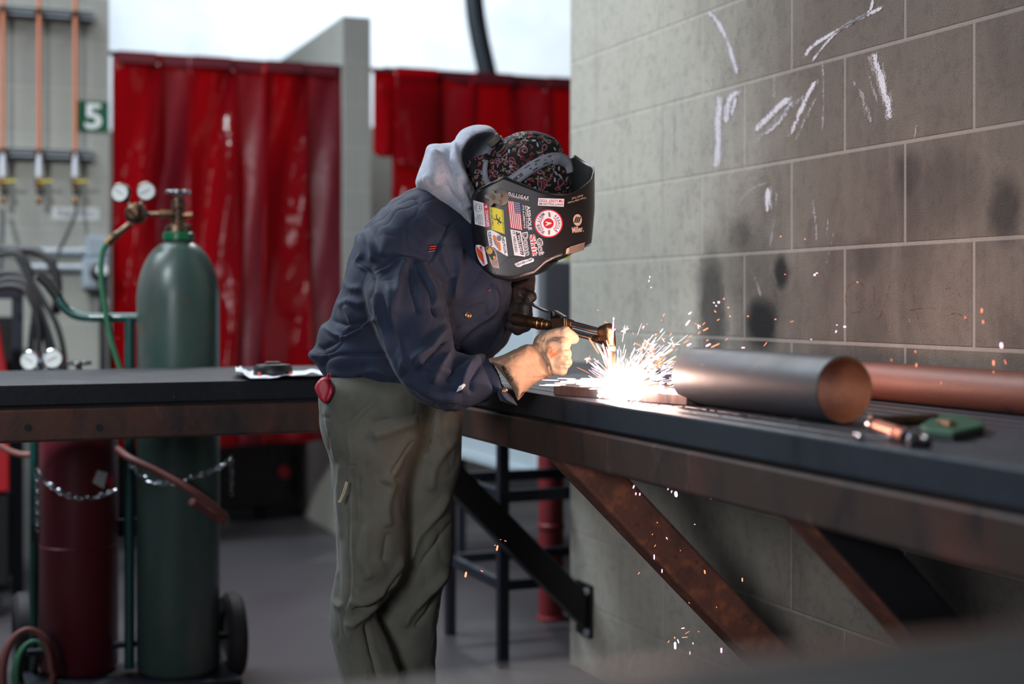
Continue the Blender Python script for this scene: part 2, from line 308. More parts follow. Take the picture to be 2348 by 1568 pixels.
# ================================================================ the setting
def struct(name, mb, mat, bevel=0):
    o = mb.build(name, mat, None, None, bevel); o['kind'] = 'structure'; return o
ZT = .9236; XW = 1.785; XT = 1.09; YT = 3.26; YB = 6.45
struct('floor', MB().box((-9, -3, -.1), (12, 16.2, 0)), MA['floor'])
wr = struct('wall_right', MB().box((XW, -1, 0), (XW+.2, 3.955, 3.4)), MA['block'])
xl5 = onY(250, 300, YB)[0]; xc0 = onY(787, 300, YB)[0]; xc1 = onY(850, 300, YB)[0]
struct('wall_left', MB().box((-6, YB, 0), (xl5, YB+.2, 2.438)), MA['blockback'])
struct('wall_center', MB().box((xc0, YB, 0), (xc1, 9.4, 2.438)), MA['blockback'])
struct('wall_rear', MB().box((xc1, 8.6, 0), (7, 8.8, 2.2)), MA['blockback'])
struct('wall_booth', MB().box((-6, 9.4, 0), (xc1, 9.6, 2.2)), MA['blockback'])
struct('wall_back', MB().box((-9, 16, 0), (12, 16.2, 8)), MA['whitewall'])
# chalk marks
def zz(l): return [(1300+.5102*x, .5102*y) for x, y in l]
def stroke(name, pts, wpx, mat, X=XW-.0012):
    c = crv([Vector((x, y, 0)) for x, y in pts], 5); n = len(c); V = []; F = []; E = []
    for i, p in enumerate(c):
        t = (c[min(i+1, n-1)]-c[max(i-1, 0)]).normalized(); q = Vector((-t.y, t.x, 0))
        k = 1 if 0 < i < n-1 else .35
        for j, s in enumerate((-1, -.6, 0, .6, 1)):
            v = p+q*wpx/2*s*k; V.append(onX(v.x, v.y, X)); E.append(abs(s)**2)
    for i in range(n-1):
        for j in range(4): a = i*5+j; F.append((a, a+1, a+6, a+5))
    o = mesh_obj(name, V, F, mat, wr); at = o.data.attributes.new('edge', 'FLOAT', 'POINT'); at.data.foreach_set('value', E); return o
for l, wd, m in [([(640, 55), (690, 120), (730, 210), (765, 330)], 9, 'chalk1'), ([(1415, 35), (1300, 90), (1160, 170), (1100, 210), (1070, 250)], 8, 'chalk1'), ([(1375, 0), (1350, 60), (1230, 130), (1160, 200), (1105, 270)], 6, 'chalk1'),
                 ([(1375, 240), (1400, 310), (1430, 420), (1455, 530)], 15, 'chalk1'), ([(686, 430), (680, 560), (677, 690), (668, 750)], 15, 'chalk1'), ([(772, 415), (728, 450), (712, 550)], 13, 'chalk1'), ([(760, 430), (740, 520)], 9, 'chalk1'),
                 ([(1000, 440), (930, 500), (850, 585)], 15, 'chalk1'), ([(1010, 460), (950, 550), (890, 600)], 10, 'chalk1'), ([(1118, 365), (1070, 450), (1005, 605)], 10, 'chalk1'), ([(903, 845), (900, 950)], 12, 'chalk1'),
                 ([(620, 135), (660, 220), (690, 320), (680, 390)], 8, 'chalk0'), ([(1290, 365), (1330, 440), (1362, 550)], 14, 'chalk0'), ([(1350, 320), (1400, 470)], 10, 'chalk0'), ([(1070, 430), (960, 520), (840, 650)], 18, 'chalk0'), ([(1130, 420), (1060, 560), (1030, 630)], 10, 'chalk0'),
                 ([(1150, 240), (1152, 420), (1148, 590)], 7, 'chalk0'), ([(935, 340), (930, 450)], 10, 'chalk0'), ([(905, 820), (830, 850), (760, 930)], 9, 'chalk0'), ([(940, 850), (935, 980), (910, 1110)], 8, 'chalk0'), ([(1108, 895), (1122, 1080)], 10, 'chalk0'), ([(1175, 980), (1165, 1060)], 6, 'chalk0'),
                 ([(1200, 1040), (1165, 1190)], 3, 'chalk0'), ([(1575, 555), (1562, 620)], 7, 'chalk0'), ([(480, 480), (475, 720)], 10, 'chalk0'), ([(535, 850), (540, 960)], 12, 'chalk0'), ([(840, 1230), (870, 1330)], 9, 'chalk0'), ([(1520, 1380), (1545, 1460)], 3, 'chalk0')]:
    stroke('chalk_mark', zz(l), wd*1.3, MA[m])
    if m == 'chalk1':
        for dx, dy in ((-6, 5), (7, -4)): stroke('chalk_mark', [(x+dx*wd/12, y+dy) for x, y in zz(l)], wd*1.5, MA['chalk0'], XW-.0008)
for l in [[(1340, 1310), (1320, 1270), (1270, 1280), (1252, 1340), (1270, 1400), (1315, 1400), (1340, 1350), (1310, 1320), (1300, 1350)], [(1378, 1280), (1385, 1380), (1395, 1440), (1430, 1360), (1458, 1250)], [(1572, 1205), (1530, 1250), (1510, 1320)], [(1550, 1230), (1560, 1340), (1590, 1490)], [(1515, 1400), (1600, 1385), (1665, 1390)], [(1700, 1300), (1740, 1295), (1770, 1340)], [(1700, 1420), (1760, 1410), (1810, 1455)], [(780, 1270), (785, 1380), (760, 1410)], [(700, 1290), (705, 1420)]]:
    stroke('crayon_mark', zz(l), 5, MA['crayon'])
# ================================================================ the welding tables
def bx_tubes(root, along, a0, a1, b0, b1, mat, mat_beam, name):
    n = 13; step = (b1-b0)/n; H = .0475
    for i in range(n):
        lo, hi = b0+i*step+.002, b0+(i+1)*step-.006
        bb = MB()
        if along == 'Y': bb.box((lo, a0, ZT-H), (hi, a1, ZT))
        else: bb.box((a0, lo, ZT-H), (a1, hi, ZT))
        bb.build('top_bar', mat, root, bevel=.004)
rt = thing('welding_table', 'long steel welding table braced to the block wall, with the cutting sparks on it', 'table', (XT, 2, 0))
bx_tubes(rt, 'Y', .72, YT-.004, XT, XW-.006, MA['bluesteel'], None, 't')
MB().box((XT+.002, .72, ZT-.1235), (XT+.052, YT-.004, ZT-.0535)).build('side_beam', MA['brownsteel'], rt, bevel=.006)
MB().box((XW-.06, .72, ZT-.1235), (XW-.008, YT-.004, ZT-.0535)).build('side_beam', MA['brownsteel'], rt, bevel=.006)
MB().box((XT+.012, .72, ZT-.0535), (XT+.04, YT-.004, ZT-.0475)).build('spacer_strip', MA['blacksteel'], rt)
zb = ZT-.1235
def brace(root, Y, mat, wdt=.076, plate=True, rustm=None):
    p0 = Vector((XT+.045, Y, zb+.01)); p1 = Vector((XW-.03, Y, zb+.01-(XW-.03-XT-.045)))
    d = (p1-p0).normalized(); n = Vector((d.z, 0, -d.x)); h = wdt/2
    q = [Vector((XT+.02, Y-h, zb)), Vector((XT+.02+wdt*1.42, Y-h, zb))]
    e1 = XW-.012
    q2 = [Vector((e1, Y-h, zb-(e1-(XT+.02+wdt*1.42)))), Vector((e1, Y-h, zb-(e1-XT-.02)))]
    poly = [q[0], q[1], q2[0], q2[1]]
    MB().prism(poly, (0, wdt, 0), 0).build('brace', mat, root, bevel=.007)
    if plate:
        zc = (q2[0].z+q2[1].z)/2
        pl = MB().box((XW-.011, Y-.052, zc-.078), (XW-.001, Y+.052, zc+.078)).build('wall_plate', MA['blacksteel'], root, bevel=.001)
        for dz in (-.06, .06):
            MB().lathe([(0, .012), (.010, .012), (.011, .009), (.011, 0), (0, 0)], (XW-.011, Y-.036, zc+dz), (-1, 0, 0), 6).build('bolt', MA['zinc'], root)
brace(rt, 2.55, MA['rust']); brace(rt, 1.70, MA['blacksteel'])
br = [o for o in COL.objects if o.name.startswith('brace')][-1]
br.data.materials.append(MA['rust'])
for p in br.data.polygons:
    if p.normal.x < -.3: p.material_index = 1
bt = thing('welding_table', 'steel welding table along the back, under the paper and tape measure', 'table', (0, YT, 0))
bx_tubes(bt, 'X', -2.6, XW-.006, YT, 3.949, MA['darksteel'], None, 't')
bm_ = MB().box((-2.6, YT+.002, ZT-.1265), (XW-.02, YT+.052, ZT-.0535)).build('side_beam', MA['brownsteel'], bt, bevel=.006)
MB().box((-2.6, 3.89, ZT-.1265), (XW-.02, 3.942, ZT-.0535)).build('side_beam', MA['brownsteel'], bt, bevel=.006)
MB().box((-2.6, YT+.01, ZT-.0535), (XW-.02, YT+.04, ZT-.0475)).build('spacer_strip', MA['blacksteel'], bt)
for px in (64, 227):
    c = onY(px, 980, YT+.0015); MB().lathe([(.0074, 0), (.0074, .002), (0, .002), (0, 0)], c, (0, -1, 0), 24).build('bolt_hole', MA['rubber'], bt)
brace(bt, 3.84, MA['blacksteel'])
# foreground bench, very near the lens
fb = thing('workbench', 'dark steel bench edge blurred in the near foreground', 'workbench', (.5, .3, 0))
MB().box((-.3, -.1, ZT-.03), (1.4, .62, ZT)).build('worktop', MA['bench'], fb, bevel=.004)
MB().box((-.3, .61, ZT-.03), (1.4, .628, ZT+.001)).build('edge_strip', MA['brownsteel'], fb)
for x in (-.25, 1.33):
    for y in (-.06, .57): MB().box((x, y, 0), (x+.05, y+.05, ZT-.03)).build('leg', MA['brownsteel'], fb)
# ================================================================ things on the right table
def pipe(name, label, x, y0, y1, R, th, mat, inm, dx=0):
    o = thing(name, label, 'pipe', (x, y0, ZT)); n = 72
    b = MB(); a = Vector((x, y0, ZT+R+.0005)); ax = Vector((dx, y1-y0, 0)); Ln = ax.length
    b.lathe([(R-.002, 0), (R, .002), (R, Ln-.002), (R-.002, Ln)], a, ax, n)
    b.f = b.f[:-2]; b.m = b.m[:-2]; b.sm = b.sm[:-2]; b.build('outer_wall', mat, o)
    b = MB(); b.lathe([(R-.002, 0), (R-th, .001), (R-th, Ln-.001), (R-.002, Ln)], a, ax, n)
    b.f = b.f[:-2]; b.m = b.m[:-2]; b.sm = b.sm[:-2]; b.build('bore', inm, o); return o
pipe('steel_pipe', 'short thick black steel pipe lying on the table beside the sparks', 1.236, 1.758, 2.20, .0498, .004, MA['pipe'], MA['pipein'])
pipe('steel_pipe', 'long rusty red-brown pipe lying against the block wall', 1.598, .75, 2.86, .0345, .004, MA['rustpipe'], MA['pipein'])
# plate being cut
A0 = onZ(1269, 905, ZT); A1 = onZ(1575, 930, ZT); e = (A1-A0).normalized(); nrm = Vector((-e.y, e.x, 0))
if nrm.x < 0: nrm = -nrm
pw = .17
MB().prism([A0, A0+e*.145, A0+e*.145+nrm*pw, A0-e*.012+nrm*pw*.9, A0-e*.02+nrm*.06], (0, 0, .0185)).build('steel_plate', MA['platem'], None, bevel=.0015)
tag(bpy.data.objects['steel_plate'], 'thick steel plate with a ridged flame-cut edge under the torch', 'steel plate')
B0 = A0+e*.152
MB().prism([B0, A1, A1+nrm*pw, B0+nrm*pw], (0, 0, .0185)).build('steel_plate', MA['platem'], None, bevel=.0015)
tag([o for o in COL.objects if o.name.startswith('steel_plate')][-1], 'glowing steel offcut between the torch tip and the black pipe', 'steel plate')
# slag crumbs
sb = MB()
for i in range(420):
    t = rng.rand(); px = 1440+rng.rand()*430; py = 918+(px-1440)*.1+rng.rand()**2*16+4
    c = onZ(px, py, ZT+.001)
    if c.x < XT+.004 or c.x > 1.7: continue
    if abs(c.x-1.236) < .03 and c.y < 2.2: continue
    s = .0012+.004*rng.rand()**3
    v = [c+Vector((rng.uniform(-1, 1), rng.uniform(-1, 1), rng.uniform(0, 1)))*s for _ in range(4)]
    sb.add(v, [(0, 1, 2), (0, 2, 3), (0, 3, 1), (1, 3, 2)])
o = sb.build('slag_crumbs', MA['slagm'], None); tag(o, 'dark slag crumbs scattered along the table top', 'slag', kind='stuff')
# tools at the right
def Zt(x, y): return (1900+.1908*x, 920+.1908*y)
def pt(x, y, h=.012): px, py = Zt(x, y); return onZ(px, py, ZT+h)
tl = thing('torch_attachment', 'old torch attachment with a copper barrel and chrome fittings beside the green pad', 'tool', onZ(2050, 1000, ZT))
MB().lathe([(0, 0), (.011, 0), (.012, .004), (.011, .008), (0, .008)], pt(500, 260, .011), (1, -.3, 0), 24).build('end_disc', MA['oldbrass'], tl)
MB().tube([pt(590, 300, .012), pt(830, 385, .012)], .009, 16).build('barrel', MA['coppery'], tl)
MB().tube([pt(535, 285, .011), pt(560, 292, .011)], .0105, 16).build('ring', MA['chrome'], tl)
MB().tube([pt(600, 250, .012), pt(1280, 215, .010)], .0085, 12).build('handle', MA['oldbrass'], tl)
MB().tube([pt(880, 380, .010), pt(920, 420, .010), pt(1040, 400, .010)], .008, 12).build('valve_fitting', MA['chrome'], tl)
tk = thing('cleaning_rod', 'thin chrome rod with a ball end lying on the table edge', 'tool', onZ(1969, 999, ZT))
MB().tube([pt(380, 425, .005), pt(1150, 440, .005)], .0028, 10).build('rod', MA['chrome'], tk)
MB().lathe([(0, -.006), (.005, -.004), (.0062, 0), (.005, .004), (0, .006)], pt(360, 420, .0066), (0, 0, 1), 16).build('ball_end', MA['chrome'], tk)
MB().obox(pt(1090, 500, .006), (.014, -.004, 0), (.004, .008, 0), (0, 0, .006)).build('clip', MA['blackpl'], tk, bevel=.002)
MB().lathe([(0, -.005), (.004, -.003), (.005, 0), (.004, .003), (0, .005)], pt(1160, 440, .016), (0, 0, 1), 12).build('stud', MA['chrome'], tk)
gp = thing('leather_pad', 'folded green leather pad with a brass stud at the right end of the table', 'pad', onZ(2190, 1010, ZT))
pp = [pt(x, y, .0) for x, y in [(1090, 400), (1290, 262), (1560, 262), (1860, 350), (1870, 400), (1500, 490), (1180, 455)]]
MB().prism(pp, (0, 0, .006)).build('sole', MA['blackpl'], gp, bevel=.002)
MB().prism([p+Vector((0, 0, .0062)) for p in pp], (0, 0, .007)).build('pad', MA['greenpad'], gp, bevel=.003)
MB().tube([pt(1330, 235, .016), pt(1490, 285, .016)], [.003, .006], 10).build('brass_stud', MA['brass'], gp)
# ================================================================ things on the back table
tm = thing('tape_measure', 'round black tape measure with orange tabs on the back table', 'tape measure', onZ(626, 858, ZT))
c = onZ(626, 864, ZT+.003)
MB().lathe([(0, 0), (.044, 0), (.046, .004), (.046, .020), (.040, .029), (.020, .031), (0, .031)], c, (0, 0, 1), 36).build('case', MA['blackpl'], tm, bevel=.0)
MB().box((c.x-.018, c.y-.012, c.z+.031), (c.x+.016, c.y+.012, c.z+.036)).build('belt_clip', MA['oldbrass'], tm, bevel=.002)
for px in (588, 664):
    q = onZ(px, 864, ZT+.004); MB().box((q.x-.003, c.y-.044, c.z+.002), (q.x+.003, c.y-.034, c.z+.013)).build('tab', MA['orange'], tm, bevel=.001)
pv = []; pf = []; n1, n2 = 40, 10
for i in range(n1+1):
    for j in range(n2+1):
        a = i/n1; bq = j/n2; q = onZ(540+a*225, 870-bq*12-(2 if a < .1 else 0), ZT+.002)
        hgt = .002+.012*max(0, noise.noise(Vector((a*7, bq*3, 3))))+(.014*max(0, 1-a*7)*(1+noise.noise(Vector((a*30, bq*6, 1)))))+.008*max(0, math.sin((a-.35)*3.6))*(1-bq*.3)
        pv.append(q+Vector((0, 0, hgt)))
for i in range(n1):
    for j in range(n2): a = i*(n2+1)+j; pf.append((a, a+1, a+n2+2, a+n2+1))
o = mesh_obj('paper_sheet', pv, pf, MA['paper'], None, True); so = o.modifiers.new('s', 'SOLIDIFY'); so.thickness = .0015
tag(o, 'crumpled white paper sheet lying under the tape measure', 'paper')
# ================================================================ wall equipment at the left
YF = YB
def disc(o, c, ax, r, h, mat, name, parent, n=28, bev=0): return MB().lathe([(0, 0), (r, 0), (r, h), (0, h)], c, ax, n).build(name, mat, parent, bevel=bev)
for k, px in enumerate((5, 88, 171)):
    top = onY(px, -60, YF-.075); bot = onY(px+2, 352, YF-.075)
    t = thing('copper_pipe', ['copper gas pipe at the left edge ending in a valve', 'middle copper gas pipe with a capped brass valve', 'copper gas pipe beside the green number sign, ending in a valve'][k], 'pipe', (bot.x, YF-.075, 1.5), 'copper gas pipes down the block wall')
    x, y = bot.x, YF-.075
    zt = top.z; z1 = onY(px, 352, y).z; z2 = onY(px, 405, y).z; z3 = onY(px, 432, y).z; z4 = onY(px, 462, y).z
    MB().tube([(x, y, z1-.01), (x, y, zt)], .0095, 14).build('tube', MA['copper'], t)
    MB().tube([(x, y, z2), (x, y, z1)], .0115, 14).build('sleeve', MA['whiteplastic'], t)
    v = MB(); v.lathe([(0, 0), (.013, 0), (.016, .008), (.016, .02), (.012, .024), (.018, .03), (.018, .045), (.012, .05), (0, .05)], (x, y, z3-.005), (0, 0, 1), 12); v.build('valve_body', MA['brass'], t)
    h = MB(); h.beam((x, y-.018, z3+.028), (x+.05, y-.02, z3+.034), .012, .006); h.build('valve_lever', MA['yellow'], t)
    MB().lathe([(0, 0), (.016, .004), (.018, .018), (.012, .03), (0, .03)], (x+.004, y-.006, z3-.032), (0, 0, 1), 14).build('check_valve', MA['blackpl'], t)
    MB().lathe([(0, 0), (.010, .0), (.014, .012), (.014, .026), (.009, .034), (0, .034)], (x, y, z4-.012), (0, 0, 1), 14).build('end_fitting', MA['brass'], t)
for k, (pya, pyb) in enumerate(((27, 50), (345, 368))):
    a = onY(-60, pya, YF-.03); b_ = onY(213, pyb, YF-.03)
    t = thing('strut_channel', ['upper slotted strut channel holding the copper pipes', 'lower slotted strut channel above the brass valves'][k], 'rail', (b_.x, YF, b_.z))
    zt, z0 = a.z, onY(213, pyb, YF-.03).z; x0, x1 = onY(-60, 30, YF-.03).x, b_.x
    MB().box((x0, YF-.041, z0), (x1, YF-.0005, z0+.006)).box((x0, YF-.041, z0+.035), (x1, YF-.0005, z0+.041)).box((x0, YF-.006, z0), (x1, YF-.0005, z0+.041)).box((x0, YF-.041, z0), (x1, YF-.038, z0+.014)).box((x0, YF-.041, z0+.027), (x1, YF-.038, z0+.041)).build('channel', MA['zinc'] if k == 0 else MA['zinc'], t)
    for px in (5, 88, 171):
        x = onY(px+1, 300, YF-.075).x; MB().box((x-.016, YF-.085, z0+.006), (x+.016, YF-.042, z0+.034)).build('pipe_clamp', MA['oldbrass'], t, bevel=.003)
# number sign
a = onY(178, 230, YF-.004); b_ = onY(248, 303, YF-.004)
t = thing('number_sign', 'square green sign with a white 5 on the block wall', 'sign', (a.x, YF, b_.z))
MB().box((a.x, YF-.004, b_.z), (b_.x, YF-.0005, a.z)).build('plate', MA['signgreen'], t)
def text_mesh(body, offset=0.0, res=3):
    c = bpy.data.curves.new('t', 'FONT'); c.body = body; c.size = 1; c.offset = offset; c.resolution_u = res
    o = bpy.data.objects.new('t', c); COL.objects.link(o); dg = bpy.context.evaluated_depsgraph_get(); dg.update()
    me = bpy.data.meshes.new_from_object(o.evaluated_get(dg)); bpy.data.objects.remove(o)
    V = np.array([v.co[:2] for v in me.vertices]); F = [tuple(p.vertices) for p in me.polygons]; bpy.data.meshes.remove(me); return V, F
def fit(V): lo, hi = V.min(0), V.max(0); return (V-(lo+hi)/2)/(hi-lo)
V, F = text_mesh('5', .02); V = fit(V); cx, cz = (a.x+b_.x)/2+.001, (a.z+b_.z)/2
mesh_obj('numeral', [(cx+v[0]*.073, YF-.0055, cz+v[1]*.11) for v in V], F, MA['white'], t, label='white numeral 5')
a = onY(120, 475, YF-.003); b_ = onY(228, 505, YF-.003)
t = thing('label_strip', 'white label strip with faint handwriting below the copper pipes', 'label', (a.x, YF, b_.z))
MB().box((a.x, YF-.002, b_.z), (b_.x, YF-.0005, a.z)).build('strip', MA['labelwhite'], t)
V, F = text_mesh('Regulators'); V = fit(V); mesh_obj('handwriting', [((a.x+b_.x)/2+v[0]*.15, YF-.003, (a.z+b_.z)/2+v[1]*.03) for v in V], F, MA['gaugeneedle'], t)
for k, (py, x0) in enumerate(((575, -40), (613, 48))):
    p0 = onY(x0, py, YF-.03); p1 = onY(196, py+3, YF-.03); p1.z = p0.z
    t = thing('metal_conduit', ['upper silver conduit running to the grey electrical box', 'lower silver conduit running to the socket box'][k], 'conduit', (p1.x, YF, p1.z))
    MB().tube([p0, p1], .0165, 14).build('conduit_tube', MA['zinc'], t)
    MB().tube([p1-Vector((.02, 0, 0)), p1+Vector((.0, 0, 0))], .021, 14).build('coupling', MA['zinc'], t)
def ebox(name, label, x0, y0, x1, y1, dp, sock):
    a = onY(x0, y0, YF-dp); b_ = onY(x1, y1, YF-dp); t = thing(name, label, 'electrical box', (a.x, YF, b_.z))
    MB().box((a.x, YF-dp, b_.z), (b_.x, YF-.0005, a.z)).build('housing', MA['greybox'], t, bevel=.006)
    MB().box((a.x+.012, YF-dp-.004, b_.z+.012), (b_.x-.012, YF-dp+.001, a.z-.012)).build('cover', MA['greybox'], t, bevel=.002)
    if sock:
        c = Vector(((a.x+b_.x)/2+.012, YF-dp-.004, (a.z+b_.z)/2+.005))
        MB().lathe([(0, 0), (.04, 0), (.04, .03), (.034, .034), (0, .034)], c, (0, -1, 0), 24).build('plug', MA['blackpl'], t)
        MB().lathe([(0, 0), (.026, 0), (.02, .02), (0, .022)], c+Vector((.012, -.034, .006)), (0, -1, 0), 16).build('plug_face', MA['gauge'], t)
    return t
ebox('electrical_box', 'upper grey electrical box at the end of the block wall', 197, 540, 249, 590, .06, False)
ebox('electrical_box', 'lower grey socket box with a plug in it', 190, 591, 249, 662, .09, True)
def hose(name, label, cat, pts, r, mat, group=None, n=10, k=6):
    o = MB().tube(crv(pts, k), r, n).build(name, mat, None); tag(o, label, cat, group); return o
hose('power_cord', 'straight black power cord hanging from the socket box', 'cord', [onY(232, 640, YF-.12), onY(234, 700, YF-.08), onY(235, 850, YF-.06), onY(236, 1100, YF-.06)], .0135, MA['blackhose'])
hose('black_hose', 'thin black hose slanting down from the copper pipe beside the sign', 'hose', [onY(175, 470, YF-.075), onY(172, 492, YF-.10), onY(150, 545, YF-.2), onY(130, 590, YF-.3), onY(122, 640, YF-.35)], .0075, MA['blackhose'])
hose('black_hose', 'thin black hose hanging from the leftmost copper pipe', 'hose', [onY(5, 480, YF-.075), onY(6, 500, YF-.10), onY(4, 560, YF-.2), onY(0, 640, YF-.35)], .009, MA['blackhose'])
# stand with cables
es = thing('equipment_stand', 'dark blue iron stand at the left edge with cables hung on it', 'stand', P(40, 1360, 5.38))
p = P(40, 1350, 5.38); p.z = 0; zt = P(40, 655, 5.38).z
MB().box((p.x-.02, p.y-.02, 0), (p.x+.02, p.y+.02, zt-.05)).build('post', MA['darkiron'], es, bevel=.003)
MB().box((p.x-.66, p.y-.02, 0), (p.x-.62, p.y+.02, zt-.05)).build('post', MA['darkiron'], es, bevel=.003)
MB().box((p.x-.66, p.y-.025, zt-.05), (p.x+.022, p.y+.025, zt)).build('top_rail', MA['darkiron'], es, bevel=.003)
MB().box((p.x-.62, p.y-.015, .35), (p.x-.02, p.y+.015, .39)).build('cross_rail', MA['darkiron'], es)
MB().box((p.x-.70, p.y+.06, .06), (p.x-.005, p.y+.5, zt-.12)).build('back_cabinet', MA['blackpl'], es)
rm = thing('welding_machine', 'bright red machine casing at the left edge of the picture', 'welding machine', P(-60, 1300, 4.9))
q0 = P(-2, 740, 4.9); q1 = P(23, 880, 4.9); y = q0.y
MB().prism([(q0.x, y, q0.z), (q1.x, y, q1.z), (q1.x, y, P(0, 1130, 4.9).z), (q1.x-.5, y, P(0, 1130, 4.9).z), (q1.x-.5, y, q0.z)], (0, .3, 0)).build('casing', MA['redpaint'], rm, bevel=.01)
MB().box((q1.x-.5, y+.02, .12), (q1.x-.0, y+.28, P(0, 1130, 4.9).z)).build('base', MA['blackpl'], rm, bevel=.01)
for s in (0, 1): MB().lathe([(0, 0), (.06, 0), (.06, .04), (0, .04)], (q1.x-.08-.34*s, y+.06, .06), (0, 1, 0), 20).build('wheel', MA['rubber'], rm)
# big looped black cables
cab = [([(-40, 568), (40, 572), (85, 577), (115, 600), (132, 650), (128, 720)], .016), ([(-30, 590), (30, 578), (60, 600), (75, 650), (85, 750), (95, 860)], .010),
       ([(-40, 640), (20, 625), (60, 640), (80, 700), (72, 780), (66, 880)], .012), ([(-40, 655), (30, 640), (70, 660), (95, 720), (110, 800), (125, 870)], .012),
       ([(-40, 670), (20, 655), (62, 670), (88, 740), (88, 820), (92, 880)], .012), ([(40, 590), (70, 640), (100, 690), (128, 740), (145, 800), (152, 870)], .010), ([(60, 650), (90, 700), (112, 760), (140, 850)], .008)]
LBL = ['thickest black cable arching over the top of the equipment stand', 'black cable dropping steeply behind the stand top', 'black cable hanging beside the stand post', 'black cable curving down towards the chrome gauges', 'black cable between the stand post and the gauges', 'outermost black cable of the bundle, nearest the green cart handle', 'thin short black cable on the cable bundle']
for i, (l, r) in enumerate(cab):
    d = 5.15-.03*i; hose('black_cable', LBL[i], 'cable', [P(x, y, d) for x, y in l], r, MA['blackhose'], 'black cables by the stand')
# ================================================================ gas bottles on a cart
DG = 4.08
def bottle(name, label, px, R, ztop, mat, ctop, base=.05):
    c = P(px, 1400, DG); c.z = 0
    t = thing(name, label, 'gas bottle', (c.x, c.y, base))
    H = ztop-base; pr = [(0, .0), (R*.9, 0), (R, .015), (R, H-.2)]
    for k in range(1, 13): a = k/12*PI/2*.90; pr.append((R*math.cos(a)**.9 if k < 12 else .036, H-.2+.175*math.sin(a)))
    pr.append((.034, H-.012)); pr.append((0, H-.012))
    MB().lathe(pr, (c.x, c.y, base), (0, 0, 1), 56).build('body', mat, t)
    MB().lathe([(.040, H-.030), (.044, H-.026), (.044, H-.008), (.038, H-.004), (0, H-.004)], (c.x, c.y, base), (0, 0, 1), 32).build('neck_ring', ctop, t)
    return t, c
gz = P(409, 540, DG).z
gb, gc = bottle('oxygen_bottle', 'tall green gas bottle standing behind the table with a brass valve on top', 409, .1165, gz+.014, MA['greenbottle'], MA['greendark'])
z = gz
MB().lathe([(0, 0), (.038, 0), (.038, .02), (.033, .03), (.02, .034), (0, .034)], (gc.x, gc.y, z), (0, 0, 1), 28).build('cap_collar', MA['oldbrass'], gb)
MB().lathe([(0, .03), (.020, .03), (.020, .045), (.016, .05), (.016, .075), (.020, .08), (.018, .10), (.010, .108), (.008, .122), (0, .122)], (gc.x, gc.y, z), (0, 0, 1), 16).build('valve_body', MA['oldbrass'], gb)
def handwheel(c, r, root, mat):
    b = MB(); b.tube([c+Vector((math.cos(a)*r, math.sin(a)*r, 0)) for a in np.linspace(0, 2*PI, 24, endpoint=False)], .005, 8, closed=True)
    for k in range(6):
        a = k*PI/3; b.lathe([(0, -.007), (.007, -.005), (.008, 0), (.007, .005), (0, .007)], c+Vector((math.cos(a)*r, math.sin(a)*r, 0)), (0, 0, 1), 10)
        if k < 3: b.tube([c+Vector((math.cos(a)*r, math.sin(a)*r, 0)), c-Vector((math.cos(a)*r, math.sin(a)*r, 0))], .004, 6)
    b.lathe([(0, -.006), (.010, -.006), (.010, .006), (0, .006)], c, (0, 0, 1), 14); b.build('handwheel', mat, root)
handwheel(Vector((gc.x, gc.y, z+.124)), .029, gb, MA['chrome'])
MB().tube([(gc.x+.014, gc.y-.004, z+.058), (gc.x+.038, gc.y-.012, z+.058)], .009, 12).build('safety_outlet', MA['brass'], gb)
# red bottle
rb, rc = bottle('acetylene_bottle', 'dark red gas bottle under the table, left of the green one', 181, .109, .90, MA['redbottle'], MA['oldbrass'])
MB().lathe([(.1085, .0), (.111, .003), (.1085, .006)], (rc.x, rc.y, P(181, 1262, DG-.1).z), (0, 0, 1), 48).build('weld_seam', MA['redbottle'], rb)
MB().lathe([(0, 0), (.02, 0), (.018, .03), (.010, .04), (.008, .07), (0, .07)], (rc.x, rc.y, .86), (0, 0, 1), 14).build('valve_body', MA['oldbrass'], rb)
handwheel(Vector((rc.x, rc.y, P(185, 832, DG).z)), .028, rb, MA['chrome'])
# diamond label on the red bottle
u = P(238, 1098, DG-.11)
def cylpt(cc, px, py, R, off=.0015):
    # point of a bottle's front surface seen at this pixel
    rx, ry = ray(px); A = rx*rx+ry*ry; B = -2*(rx*cc.x+ry*cc.y); Cc = cc.x**2+cc.y**2-(R+off)**2; D = max(B*B-4*A*Cc, 0); d = (-B-math.sqrt(D))/(2*A); return P(px, py, d)
def cyl_label(name, poly, mat, off=.0015, lab=None):
    c = [sum(p[0] for p in poly)/len(poly), sum(p[1] for p in poly)/len(poly)]
    mesh_obj(name, [cylpt(rc, x, y, .109, off) for x, y in [c]+poly], [(0, i+1, (i+1) % len(poly)+1) for i in range(len(poly))], mat, rb, label=lab)
cyl_label('hazard_label', [(224, 1078), (247, 1084), (238, 1121), (212, 1106)], MA['labelwhite'], lab='small white hazard label')
cyl_label('hazard_diamond', [(255, 1086), (264, 1102), (254, 1120), (243, 1104)], MA['stred'], .002, 'small red diamond label')
